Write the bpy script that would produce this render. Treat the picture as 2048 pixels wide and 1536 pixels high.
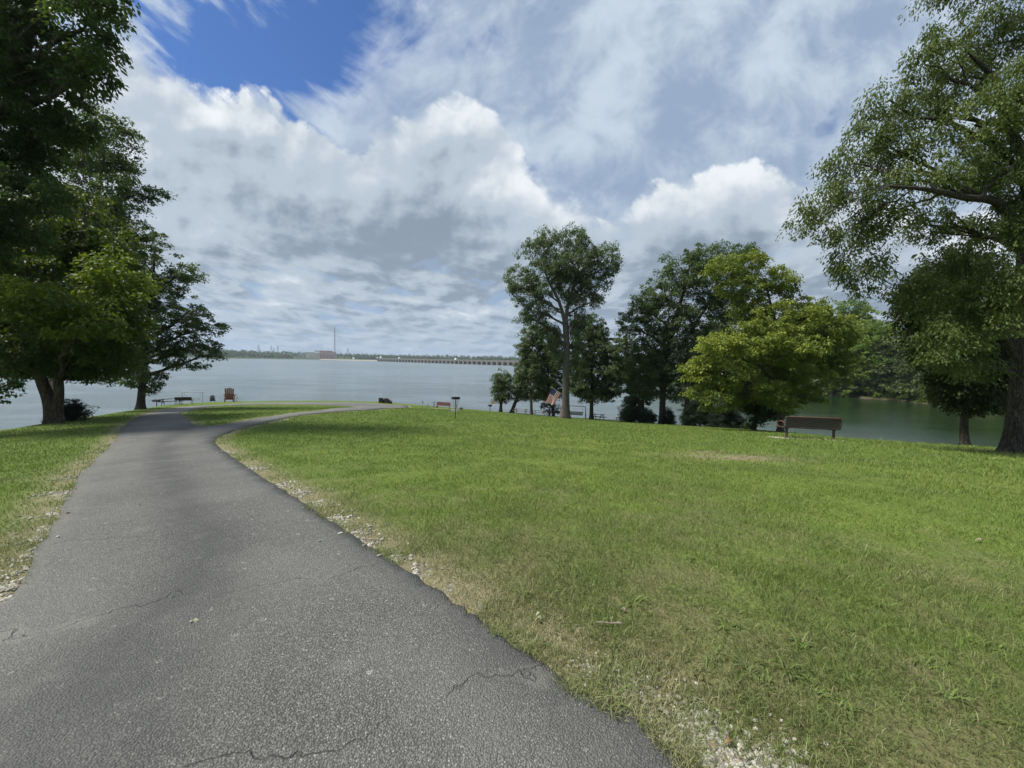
import bpy, math, random
import numpy as np
from mathutils import Vector, Matrix, Euler
from mathutils.geometry import delaunay_2d_cdt

SC = bpy.context.scene
COL = SC.collection
for _o in list(bpy.data.objects):
    bpy.data.objects.remove(_o)

# ------------------------------------------------------------------ camera
CAM_Z = 1.6
FPX = 769.0                     # focal length in photo pixels (2048 wide)
PITCH, ROLL = math.radians(3.31), math.radians(1.26)
cam_data = bpy.data.cameras.new('camera')
cam = bpy.data.objects.new('camera', cam_data)
COL.objects.link(cam)
cam_data.sensor_width = 36.0
cam_data.lens = FPX / 2048 * 36.0
cam_data.clip_start = 0.05
cam_data.clip_end = 9000
CAM_R = Matrix.Rotation(math.radians(90) - PITCH, 3, 'X') @ Matrix.Rotation(ROLL, 3, 'Z')
cam.matrix_world = Matrix.Translation((0, 0, CAM_Z)) @ CAM_R.to_4x4()
SC.camera = cam
CR = np.array(CAM_R)

# ------------------------------------------------------------------ sun and exposure
EXPO = 0.5
SUN_EL, SUN_AZ = math.radians(55), math.radians(-92)     # azimuth from +Y towards +X
sun_data = bpy.data.lights.new('sun', 'SUN')
sun_data.energy = 4.6
sun_data.angle = math.radians(11)
sun_data.color = (1.0, 0.95, 0.86)
sun = bpy.data.objects.new('sun', sun_data)
COL.objects.link(sun)
sd = Vector((math.sin(SUN_AZ) * math.cos(SUN_EL), math.cos(SUN_AZ) * math.cos(SUN_EL), math.sin(SUN_EL)))
sun.rotation_euler = sd.to_track_quat('Z', 'Y').to_euler()
SC.view_settings.view_transform = 'Standard'
SC.view_settings.look = 'None'
SC.view_settings.gamma = 1
SC.view_settings.exposure = EXPO
SC.render.engine = 'CYCLES'
SC.cycles.max_bounces = 8
SC.cycles.diffuse_bounces = 3
SC.cycles.transparent_max_bounces = 8
SC.cycles.volume_bounces = 0
SC.cycles.use_denoising = True


# ------------------------------------------------------------------ node helpers
class NT:
    """tiny helper for building node trees: sockets or numbers go in, sockets come out"""
    def __init__(s, tree):
        s.t = tree; s.n = tree.nodes; s.l = tree.links
    def new(s, kind, **kw):
        nd = s.n.new(kind)
        for k, v in kw.items():
            setattr(nd, k, v)
        return nd
    def put(s, sock, v):
        if isinstance(v, bpy.types.NodeSocket):
            s.l.new(v, sock)
        elif v is not None:
            if isinstance(v, (tuple, list)) and len(v) == 3 and sock.type == 'RGBA':
                v = (*v, 1)
            sock.default_value = v
    def m(s, op, a=None, b=None, c=None, clamp=False):
        nd = s.new('ShaderNodeMath', operation=op, use_clamp=clamp)
        for i, v in enumerate((a, b, c)):
            if v is not None:
                s.put(nd.inputs[i], v)
        return nd.outputs[0]
    def add(s, a, b): return s.m('ADD', a, b)
    def sub(s, a, b): return s.m('SUBTRACT', a, b)
    def mul(s, a, b): return s.m('MULTIPLY', a, b)
    def div(s, a, b): return s.m('DIVIDE', a, b)
    def xyz(s, x, y=0.0, z=0.0):
        nd = s.new('ShaderNodeCombineXYZ')
        for i, v in enumerate((x, y, z)):
            s.put(nd.inputs[i], v)
        return nd.outputs[0]
    def sep(s, v):
        nd = s.new('ShaderNodeSeparateXYZ'); s.put(nd.inputs[0], v)
        return nd.outputs
    def vm(s, op, a, b=None, scale=None):
        nd = s.new('ShaderNodeVectorMath', operation=op)
        s.put(nd.inputs[0], a)
        if b is not None: s.put(nd.inputs[1], b)
        if scale is not None: s.put(nd.inputs['Scale'], scale)
        return nd.outputs[0]
    def noise(s, vec, scale=1.0, detail=4.0, rough=0.5, dist=0.0, dims='3D', lac=2.0):
        nd = s.new('ShaderNodeTexNoise', noise_dimensions=dims)
        s.put(nd.inputs['Vector'], vec); s.put(nd.inputs['Scale'], scale)
        s.put(nd.inputs['Detail'], detail); s.put(nd.inputs['Roughness'], rough)
        s.put(nd.inputs['Distortion'], dist); s.put(nd.inputs['Lacunarity'], lac)
        return nd.outputs['Fac']
    def voro(s, vec, scale=1.0, feature='F1', out='Distance', rnd=1.0):
        nd = s.new('ShaderNodeTexVoronoi', feature=feature)
        s.put(nd.inputs['Vector'], vec); s.put(nd.inputs['Scale'], scale)
        s.put(nd.inputs['Randomness'], rnd)
        return nd.outputs[out]
    def rng(s, v, a, b, c=0.0, d=1.0, smooth=True):
        nd = s.new('ShaderNodeMapRange', interpolation_type='SMOOTHSTEP' if smooth else 'LINEAR')
        for i, x in enumerate((v, a, b, c, d)):
            s.put(nd.inputs[i], x)
        return nd.outputs[0]
    def mix(s, f, a, b, blend='MIX'):
        nd = s.new('ShaderNodeMix', data_type='RGBA', blend_type=blend)
        s.put(nd.inputs[0], f); s.put(nd.inputs[6], a); s.put(nd.inputs[7], b)
        return nd.outputs[2]
    def curve(s, v, pts):
        nd = s.new('ShaderNodeFloatCurve')
        c = nd.mapping.curves[0]
        c.points[0].location = pts[0]; c.points[-1].location = pts[-1]
        for p in pts[1:-1]:
            c.points.new(*p)
        nd.mapping.update()
        s.put(nd.inputs['Value'], v)
        return nd.outputs[0]


# ------------------------------------------------------------------ sky with clouds (directions only)
world = bpy.data.worlds.new('World')
SC.world = world
world.use_nodes = True
def build_sky():
    g = NT(world.node_tree)
    g.n.clear()
    STR = 0.1
    K = 1.11 / STR / (2 ** EXPO)
    sky = g.new('ShaderNodeTexSky', sky_type='NISHITA')
    sky.sun_disc = False
    sky.sun_elevation = SUN_EL
    sky.sun_rotation = SUN_AZ
    sky.air_density = 1.0; sky.dust_density = 0.4; sky.ozone_density = 2.5
    D = g.new('ShaderNodeTexCoord').outputs['Generated']
    X, Y, Z = g.sep(D)
    yy = g.m('MAXIMUM', g.m('ABSOLUTE', Y), 0.12)
    u = g.div(X, yy); v = g.div(Z, yy)
    # cloud-plane coordinates: flatten towards the horizon by themselves
    h = g.add(v, 0.25)
    qx = g.div(u, h); qy = g.div(1.0, h)
    q = g.xyz(qx, qy, 0.0)
    # sky blue, deepened
    blue = g.mix(1.0, sky.outputs[0], (0.37, 0.56, 0.84), 'MULTIPLY')
    U = lambda px: (px - 1024) / 769.0
    V = lambda py: (722 - py) / 769.0
    # ---- high veil and wisps
    def rot(a, sx, sy, off=0.0):
        ca, sa = math.cos(a), math.sin(a)
        s_ = g.add(g.mul(u, ca), g.mul(v, sa)); t_ = g.add(g.mul(u, -sa), g.mul(v, ca))
        return g.xyz(g.mul(s_, sx), g.mul(t_, sy), off)
    warp = g.noise(g.xyz(u, v, 3.3), 1.6, 2, .5)
    wl = rot(math.radians(-40), 2.4, 10.0, 3.1)
    wl = g.vm('ADD', wl, g.xyz(0, g.mul(warp, 1.6), 0))
    w1 = g.noise(wl, 1.5, 7, .55, .25)
    wr = rot(math.radians(50), 2.6, 4.2, 5.1)
    wr = g.vm('ADD', wr, g.xyz(0, g.mul(warp, 1.5), 0))
    w2 = g.noise(wr, 1.7, 7, .56, .35)
    side = g.rng(u, U(560), U(860))
    wn = g.add(g.mul(w1, g.sub(1.0, side)), g.mul(g.add(g.mul(w2, .6), g.mul(g.noise(g.xyz(g.mul(u, 1.0), v, 6.0), 5.5, 7, .6, .5), .4)), side))
    # coverage: thin over the blue gap upper left, thick to the right
    def gauss(cx, cy, rx, ry, p=1.0):
        a = g.m('POWER', g.div(g.sub(u, U(cx)), rx / 769.0), 2.0)
        b = g.m('POWER', g.div(g.sub(v, V(cy)), ry / 769.0), 2.0)
        return g.m('EXPONENT', g.mul(g.add(a, b), -1.0))
    gap = g.add(g.add(g.mul(gauss(600, 120, 190, 130), 1.0), g.mul(gauss(420, 165, 230, 60), .6)), g.mul(gauss(650, 10, 90, 130), .5))
    gap = g.sub(gap, g.mul(gauss(1430, 170, 180, 110), .45))
    gap = g.add(gap, g.mul(gauss(850, 150, 120, 60), .25))
    gap = g.add(gap, g.mul(gauss(340, 90, 190, 90), .22))
    gap = g.sub(gap, g.mul(gauss(800, 190, 110, 45), .25))
    gap = g.sub(gap, g.mul(gauss(510, 95, 50, 40), .35))
    th = g.add(g.mul(gap, 0.30), 0.25)
    va = g.rng(wn, th, g.add(th, 0.22))
    va = g.mul(va, g.rng(gap, 0.0, 1.0, 0.97, 0.72))
    vb_n = g.add(g.mul(g.noise(g.vm('ADD', wr, (9, 4, 2)), 1.1, 4, .5), .5), g.mul(g.noise(g.xyz(u, v, 2.0), 7.5, 6, .6, .4), .5))
    veil_col = g.mix(g.rng(vb_n, .38, .62), (0.285 * K, 0.375 * K, 0.515 * K), (0.54 * K, 0.625 * K, 0.72 * K))
    veil_col = g.mix(g.mul(gap, .7), veil_col, (0.60 * K, 0.68 * K, 0.80 * K))
    col = g.mix(va, blue, veil_col)
    # ---- cumulus bank
    bank = [(-1.0, 180), (0, 200), (200, 178), (265, 163), (340, 178), (430, 206), (520, 225), (600, 268), (660, 290), (720, 305), (765, 280),
            (810, 290), (850, 245), (900, 222), (960, 228), (1010, 285), (1060, 345), (1130, 392), (1230, 392), (1330, 372), (1400, 338), (1470, 322),
            (1520, 335), (1570, 380), (1680, 400), (2048, 420)]
    cur = g.curve(g.div(g.add(u, 1.4), 2.8), [((U(a) + 1.4) / 2.8, V(b)) for a, b in bank])
    P = g.xyz(u, v, 0.0)
    def billow(pv):
        a = g.noise(pv, 4.4, 9, .54, .12)
        b = g.noise(g.vm('ADD', pv, (3, 1, 7)), 13.0, 6, .55)
        return g.add(g.mul(a, .84), g.mul(b, .16))
    n0 = billow(P)
    n1 = billow(g.vm('ADD', P, (-0.026, 0.042, 0)))
    relief = g.mul(g.sub(n0, n1), 2.2)
    dist = g.sub(g.add(cur, g.mul(g.sub(n0, .5), .42)), v)
    am = g.rng(dist, -0.015, g.rng(w1, .45, .62, .012, .06))
    # second, softer layer of lumps below, flattened towards the horizon
    b0 = g.noise(q, 3.5, 9, .56, .2); b1 = g.noise(g.vm('ADD', q, (-.035, -.08, 0)), 3.5, 9, .56, .2)
    rel2 = g.mul(g.sub(b0, b1), 2.4)
    rim = g.rng(dist, 0.0, .20, 1.0, 0.0)
    lowm = g.rng(v, .10, .42, 1.0, 0.0)
    big = g.noise(g.xyz(u, g.mul(v, 2.2), 8.0), 1.9, 4, .5)
    shade = g.add(g.mul(rim, .30), g.mul(relief, g.rng(v, .05, .4, .25, 1.0)))
    shade = g.add(shade, g.mul(rel2, g.add(g.mul(lowm, .72), .15)))
    shade = g.add(shade, g.mul(g.sub(big, .5), 1.5))
    shade = g.sub(shade, g.mul(g.add(gauss(880, 490, 170, 55), gauss(1240, 560, 240, 70)), .36))
    shade = g.sub(shade, g.mul(gauss(1420, 450, 330, 60), .12))
    shade = g.add(shade, g.mul(g.add(g.add(gauss(430, 245, 60, 35), gauss(540, 270, 80, 30)), gauss(930, 255, 70, 35)), .30))
    shade = g.add(shade, g.mul(g.add(gauss(1000, 410, 170, 45), gauss(1500, 350, 60, 40)), .26))
    shade = g.add(shade, g.mul(gauss(940, 632, 75, 24), .38))
    shade = g.add(shade, g.mul(gauss(240, 330, 200, 160), .14))
    shade = g.add(shade, .33)
    c1 = g.mix(g.rng(shade, -.05, .42), (0.235 * K, 0.295 * K, 0.37 * K), (0.45 * K, 0.52 * K, 0.60 * K))
    c2 = g.mix(g.rng(shade, .42, 1.05), c1, (0.80 * K, 0.84 * K, 0.87 * K))
    # thin places low down let the pale blue show
    thin = g.mul(g.rng(b0, .44, .36), lowm)
    c2 = g.mix(g.mul(thin, .6), c2, (0.30 * K, 0.44 * K, 0.66 * K))
    col = g.mix(am, col, c2)
    # horizon band
    hz = g.m('EXPONENT', g.mul(g.m('MAXIMUM', v, 0.0), -13.0))
    col = g.mix(g.mul(hz, .75), col, (0.36 * K, 0.46 * K, 0.61 * K))
    below = g.rng(Z, -.02, .0, 1.0, 0.0)
    col = g.mix(below, col, (0.16 * K, 0.20 * K, 0.22 * K))
    bg = g.new('ShaderNodeBackground')
    g.put(bg.inputs['Color'], col)
    bg.inputs['Strength'].default_value = STR
    out = g.new('ShaderNodeOutputWorld')
    g.l.new(bg.outputs[0], out.inputs['Surface'])
build_sky()
world.cycles.sampling_method = 'MANUAL'
world.cycles.sample_map_resolution = 512

# ------------------------------------------------------------------ geometry helpers
def ray(px, py):
    d = CR @ np.array([(px - 1024) / FPX, -(py - 768) / FPX, -1.0])
    return d
def at(px, py, y):
    """point at forward distance y seen in the photo at px, py"""
    d = ray(px, py)
    return np.array([d[0] / d[1] * y, y, CAM_Z + d[2] / d[1] * y])
WATER_Z = -7.8
def on_water(px, py):
    d = ray(px, py); t = (WATER_Z - CAM_Z) / d[2]
    return np.array([d[0] * t, d[1] * t, WATER_Z])

def tagobj(o, label=None, cat=None, group=None, kind=None):
    if label: o['label'] = label
    if cat: o['category'] = cat
    if group: o['group'] = group
    if kind: o['kind'] = kind
    return o
def link_mesh(name, me, mat=None, parent=None):
    o = bpy.data.objects.new(name, me); COL.objects.link(o)
    if mat is not None and not me.materials: me.materials.append(mat)
    if parent is not None: o.parent = parent
    return o
def empty(name, loc, rz=0.0, label=None, cat=None, group=None):
    o = bpy.data.objects.new(name, None); COL.objects.link(o)
    o.location = loc; o.rotation_euler = (0, 0, rz); o.empty_display_size = 0.2
    return tagobj(o, label, cat, group)
def np_mesh(name, verts, faces, smooth=False, tint=None):
    """faces: (n,k) int array with k = 3 or 4"""
    me = bpy.data.meshes.new(name)
    verts = np.asarray(verts, np.float32); faces = np.asarray(faces, np.int32)
    n, k = faces.shape
    me.vertices.add(len(verts)); me.vertices.foreach_set('co', verts.ravel())
    me.loops.add(n * k); me.loops.foreach_set('vertex_index', faces.ravel())
    me.polygons.add(n)
    me.polygons.foreach_set('loop_start', np.arange(0, n * k, k, dtype=np.int32))
    me.polygons.foreach_set('loop_total', np.full(n, k, np.int32))
    me.polygons.foreach_set('use_smooth', np.full(n, smooth, bool))
    me.update(calc_edges=True)
    if tint is not None:
        a = me.attributes.new('tint', 'FLOAT', 'FACE')
        a.data.foreach_set('value', np.asarray(tint, np.float32))
    return me

def in_poly(x, y, poly):
    x = np.asarray(x, float); y = np.asarray(y, float)
    inside = np.zeros(x.shape, bool)
    n = len(poly); j = n - 1
    for i in range(n):
        xi, yi = poly[i][:2]; xj, yj = poly[j][:2]
        if yi != yj:
            c = ((yi > y) != (yj > y)) & (x < (xj - xi) * (y - yi) / (yj - yi) + xi)
            inside ^= c
        j = i
    return inside
def dist_poly(x, y, poly, closed=True):
    x = np.asarray(x, float); y = np.asarray(y, float)
    best = np.full(x.shape, 1e9)
    n = len(poly)
    for i in range(n if closed else n - 1):
        ax, ay = poly[i][:2]; bx, by = poly[(i + 1) % n][:2]
        dx, dy = bx - ax, by - ay
        L = dx * dx + dy * dy + 1e-12
        t = np.clip(((x - ax) * dx + (y - ay) * dy) / L, 0, 1)
        best = np.minimum(best, np.hypot(x - ax - t * dx, y - ay - t * dy))
    return best

# ------------------------------------------------------------------ terrain
# lawn edge as seen in the photo: pixel x, pixel y and forward distance in metres
EDGE_PX = [(-260, 905, 11), (0, 862, 16), (100, 848, 21), (200, 832, 29), (282, 819, 38), (350, 809, 48), (400, 805, 57), (460, 803, 64),
           (540, 802, 70), (620, 801, 72), (700, 802, 70), (770, 804, 67), (850, 811, 62), (911, 816, 60), (980, 822, 59), (1060, 828, 59), (1130, 834, 58),
           (1200, 838, 56), (1300, 846, 50), (1400, 852, 43), (1480, 858, 37), (1560, 863, 32), (1640, 871, 24.5), (1700, 877, 21.5), (1800, 884, 19),
           (1900, 890, 17.6), (2048, 897, 16.4), (2250, 903, 16)]
EDGE = [tuple(at(*p)) for p in EDGE_PX]
CTRL = list(EDGE) + [tuple(at(*p)) for p in [
    (213, 900, 10.5), (435, 888, 10.5), (250, 862, 14.5), (390, 850, 16.7), (362, 825, 28), (560, 838, 19), (720, 815, 34), (620, 818, 34),
    (911, 838, 24), (1130, 836, 50), (1620, 876, 16), (1040, 850, 20), (1300, 862, 22), (1300, 905, 11), (1900, 905, 13),
    (430, 812, 45), (900, 870, 14), (760, 812, 50), (1450, 930, 9)]]
CTRL += [(0, 0, 0), (-3, 0, 0), (3, 0, .02), (-1, 2.5, -.01), (3, 3, -.02), (-3, 2.6, -.02), (-6, 3, -.12), (7, 3, -.03), (0, 5.5, -.16),
         (0, -8, .3), (-10, -6, .2), (10, -6, .2), (-18, 0, -.3), (18, 2, -.5), (0, -30, .6), (-25, -20, 0), (30, -15, 0), (6, 5.5, -.22)]
CTRL = np.array(CTRL, float)
def _phi(r): return r
_A = np.hypot(CTRL[:, None, 0] - CTRL[None, :, 0], CTRL[:, None, 1] - CTRL[None, :, 1])
_n = len(CTRL)
_M = np.zeros((_n + 3, _n + 3)); _M[:_n, :_n] = np.sqrt(_A ** 2 + 4.0) - 0.25 * np.eye(_n)
_M[:_n, _n] = 1; _M[:_n, _n + 1:] = CTRL[:, :2]; _M[_n:, :_n] = _M[:_n, _n:].T
_W = np.linalg.solve(_M, np.concatenate([CTRL[:, 2], np.zeros(3)]))
def rbf(x, y):
    x = np.asarray(x, float); y = np.asarray(y, float)
    sh = x.shape; x = x.ravel(); y = y.ravel(); out = np.empty(len(x))
    for i in range(0, len(x), 20000):
        a, b = x[i:i + 20000], y[i:i + 20000]
        r = np.sqrt((a[:, None] - CTRL[None, :, 0]) ** 2 + (b[:, None] - CTRL[None, :, 1]) ** 2 + 4.0)
        out[i:i + 20000] = r @ _W[:_n] + _W[_n] + a * _W[_n + 1] + b * _W[_n + 2]
    return out.reshape(sh)
# land outline: the seen edge, then closed round behind the camera
LAND = [p[:2] for p in EDGE] + [(40, 12), (60, 0), (90, -40), (120, -160), (-60, -160), (-40, -60), (-27, -10), (-24, 4)]
# east bank of the cove (world x, y), seen over the water on the right
EB = [tuple(on_water(*p)[:2]) for p in [(2500, 860), (2200, 836), (2000, 824), (1900, 816), (1800, 802), (1640, 790), (1450, 769), (1290, 749)]]
EAST = [(900, -300), (140, -300), (110, -20)] + EB + [(180, 640), (200, 900), (1500, 1000), (3000, 900), (3000, -300)]
# far shore: pixel x -> forward distance
FS = [(-3000, 900), (-1200, 1000), (-300, 1150), (300, 1250), (430, 1230), (520, 1500), (640, 1700), (760, 1760), (1040, 1500), (1250, 1300), (1700, 1000), (4000, 900)]
def far_y(x, y):
    u = 1024 + FPX * x / np.maximum(y, 1.0)
    return np.interp(u, [a for a, b in FS], [b for a, b in FS])
def smooth01(t):
    t = np.clip(t, 0, 1); return t * t * (3 - 2 * t)
def terrain(x, y):
    x = np.asarray(x, float); y = np.asarray(y, float)
    d = dist_poly(x, y, LAND); ins = in_poly(x, y, LAND)
    z = rbf(np.clip(x, -60, 75), np.clip(y, -60, 90))
    bank = np.where(ins, 0, .06 * d + .045 * np.minimum(d, 12) ** 2)
    z = np.where(ins, z, np.maximum(z - bank, -10.5 + 0 * z))
    z = np.where((~ins) & (d > 30), -10.5, z)
    ie = in_poly(x, y, EAST); de = dist_poly(x, y, EAST)
    ze = WATER_Z + .25 + np.minimum(de, 12) * .16 + 19 * smooth01((de - 5) / 85)
    ze = np.where(ie, ze, -10.5 + 2.3 * np.exp(-de / 2.5))
    z = np.maximum(z, ze)
    fy = far_y(x, y)
    t = y - fy
    zf = WATER_Z + .4 + 13 * smooth01((t - 15) / 240) + 20 * smooth01((t - 300) / 900) * (1 + .3 * np.sin(x / 210.0))
    zf = np.where((y > 1) & (t > 0), zf, -10.5)
    return np.maximum(z, zf)

def on_ground(px, py, tmax=90.0):
    """first hit of the sight line with the terrain"""
    d = ray(px, py); ys = np.concatenate([np.linspace(.3, 20, 800), np.linspace(20.03, tmax, 1500)])
    X = d[0] / d[1] * ys; Z = CAM_Z + d[2] / d[1] * ys
    hit = np.nonzero(Z <= terrain(X, ys))[0]
    if len(hit) == 0: return None
    i = hit[0]
    if i:
        a = Z[i - 1] - terrain(X[i - 1], ys[i - 1]); b = terrain(X[i], ys[i]) - Z[i]
        f = a / (a + b + 1e-9); yy = ys[i - 1] + f * (ys[i] - ys[i - 1])
    else: yy = ys[0]
    return (float(d[0] / d[1] * yy), float(yy))
def gz(x, y): return float(terrain(np.array([x]), np.array([y]))[0])

# ------------------------------------------------------------------ road outline (photo pixels -> ground)
ROAD_L = [(-900, 1560), (-420, 1375), (0, 1207), (62, 1120), (110, 1050), (146, 975), (175, 935), (213, 900), (238, 868), (262, 842), (300, 826), (345, 816), (400, 811.5), (445, 809.5)]
ROAD_R = [(1700, 1800), (1380, 1536), (1215, 1420), (1088, 1335), (962, 1245), (880, 1185), (800, 1133), (716, 1080), (640, 1028), (575, 988), (520, 952), (468, 917), (436, 893), (430, 880), (450, 868),
          (500, 853), (560, 839), (620, 829), (700, 822), (760, 818.5), (818, 815.5)]
ISL = [(362, 825), (372, 838), (390, 850), (420, 853), (470, 846), (540, 833), (600, 825), (660, 818.5), (712, 813.5), (640, 809.8), (560, 809), (500, 809.5), (440, 812), (395, 817)]
def gp(lst):
    out = []
    for p in lst:
        q = on_ground(*p)
        if q: out.append(q)
    return out
def cat_rom(pts, n=6, closed=False):
    P = [np.array(p, float) for p in pts]; N = len(P); out = []
    for i in range(N if closed else N - 1):
        p0 = P[(i - 1) % N] if closed or i > 0 else 2 * P[0] - P[1]
        p1 = P[i]; p2 = P[(i + 1) % N]
        p3 = P[(i + 2) % N] if closed or i + 2 < N else 2 * P[-1] - P[-2]
        for k in range(n):
            t = k / n
            out.append(.5 * ((2 * p1) + (-p0 + p2) * t + (2 * p0 - 5 * p1 + 4 * p2 - p3) * t * t + (-p0 + 3 * p1 - 3 * p2 + p3) * t ** 3))
    if not closed: out.append(P[-1])
    return out
rl = gp(ROAD_L); rr = gp(ROAD_R); isl = gp(ISL)
rl_far = [on_ground(500, 806), on_ground(600, 804.5), on_ground(700, 805), on_ground(760, 807.5), on_ground(815, 811)]
rng0 = random.Random(5)
def rough_edge(pts, amp):
    out = []
    for p in pts:
        out.append((p[0] + rng0.uniform(-amp, amp), p[1] + rng0.uniform(-amp, amp)))
    return out
left = cat_rom([(-2.2, -6), (-3.1, -2.5)] + rl[1:] + [q for q in rl_far if q], 5)
right = cat_rom([(3.0, -6), (2.0, -1.2)] + rr[1:], 7)
ROAD = rough_edge([tuple(p) for p in left], .025) + rough_edge([tuple(p) for p in reversed(right)], .02)
ISLAND = rough_edge([tuple(p) for p in cat_rom(isl, 4, True)], .03)
def on_road(x, y):
    return in_poly(x, y, ROAD) & ~in_poly(x, y, ISLAND)
def road_dist(x, y):
    return np.minimum(dist_poly(x, y, ROAD), dist_poly(x, y, ISLAND))

# ------------------------------------------------------------------ materials
def new_mat(name):
    m = bpy.data.materials.new(name); m.use_nodes = True
    g = NT(m.node_tree); g.n.clear()
    out = g.new('ShaderNodeOutputMaterial')
    p = g.new('ShaderNodeBsdfPrincipled')
    g.l.new(p.outputs[0], out.inputs['Surface'])
    return m, g, p, out
def plain(name, col, rough=.7, metal=0.0, var=.25, scale=6.0, bump=.0, spec=.2):
    m, g, p, out = new_mat(name)
    co = g.new('ShaderNodeTexCoord').outputs['Object']
    n = g.noise(co, scale, 5, .6)
    c = g.mix(g.rng(n, .3, .7), tuple(c * (1 - var) for c in col), tuple(min(1, c * (1 + var)) for c in col))
    g.put(p.inputs['Base Color'], c)
    g.put(p.inputs['Roughness'], g.rng(n, .3, .7, rough - .08, min(1, rough + .08)))
    p.inputs['Metallic'].default_value = metal
    p.inputs['Specular IOR Level'].default_value = spec
    if bump:
        b = g.new('ShaderNodeBump'); b.inputs['Strength'].default_value = bump
        b.inputs['Distance'].default_value = .01
        g.put(b.inputs['Height'], g.noise(co, scale * 6, 4, .6))
        g.l.new(b.outputs[0], p.inputs['Normal'])
    return m

# lawn tone shared by the soil sheet and the blades, in world x, y
def lawn_group():
    t = bpy.data.node_groups.new('lawn_tone', 'ShaderNodeTree')
    for nm in ('Green', 'Dry', 'Bare'):
        t.interface.new_socket(nm, in_out='OUTPUT', socket_type='NodeSocketFloat')
    t.interface.new_socket('Color', in_out='OUTPUT', socket_type='NodeSocketColor')
    g = NT(t)
    out = g.new('NodeGroupOutput')
    pos = g.new('ShaderNodeNewGeometry').outputs['Position']
    X, Y, Z = g.sep(pos)
    P = g.xyz(X, Y, 0)
    big = g.noise(P, .11, 3, .5); mid = g.noise(P, .55, 4, .6); sm = g.noise(P, 2.6, 4, .62)
    r = g.m('SQRT', g.add(g.mul(X, X), g.mul(Y, Y)))
    # worn, half-dry turf in the first metres beside the road, fresher further down the slope
    near = g.rng(r, 2.6, 7.5, 1.0, 0.0)
    dryv = g.add(g.add(g.mul(near, .50), g.mul(g.sub(mid, .5), 1.1)), g.add(g.mul(g.sub(big, .5), .6), g.mul(g.sub(sm, .5), 1.0)))
    dry = g.rng(dryv, .02, .86)
    def spot(cx, cy, rx, ry):
        a = g.m('POWER', g.div(g.sub(X, cx), rx), 2.0); b = g.m('POWER', g.div(g.sub(Y, cy), ry), 2.0)
        return g.m('EXPONENT', g.mul(g.add(a, b), -1.0))
    bare = g.add(g.mul(spot(BARE[0], BARE[1], 1.7, .75), 1.0), g.mul(spot(BARE[0] - .1, BARE[1] + 1.2, .6, .25), .9))
    for (fx, fy, fr_) in ROOTS: bare = g.add(bare, spot(fx, fy, fr_, fr_))
    bare = g.add(bare, g.mul(g.rng(g.noise(P, 1.3, 3, .6), .66, .78), near))
    bare = g.m('MULTIPLY', bare, g.rng(sm, .30, .52), clamp=True)
    fresh = g.mix(g.rng(big, .35, .65), (.132, .190, .034), (.178, .228, .046))
    fresh = g.mix(g.mul(g.rng(mid, .35, .7), .7), fresh, (.10, .15, .032))
    fresh = g.mix(g.rng(sm, .56, .74), fresh, (.21, .26, .065))
    left_shade = g.rng(X, -6.0, -3.0, 1.0, 0.0)
    fresh = g.mix(g.mul(left_shade, .35), fresh, (.06, .115, .020))  # tree shade over the left strip, mixed into the turf colour as darker green
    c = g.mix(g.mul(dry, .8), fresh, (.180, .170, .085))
    c = g.mix(g.mul(g.rng(r, 2.2, 5.0, 1.0, 0.0), .45), c, (.095, .105, .045))
    g.put(out.inputs['Green'], big); g.put(out.inputs['Dry'], dry); g.put(out.inputs['Bare'], bare); g.put(out.inputs['Color'], c)
    return t
BARE = on_ground(1470, 915)
ROOTS = [(*at(2026, 894, 14.0)[:2], 1.0), (*at(108, 846, 21.0)[:2], 1.3), (*at(1130, 833, 45.0)[:2], 1.6), (*at(282, 817, 38.5)[:2], 1.2)]
LAWN = lawn_group()

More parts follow.
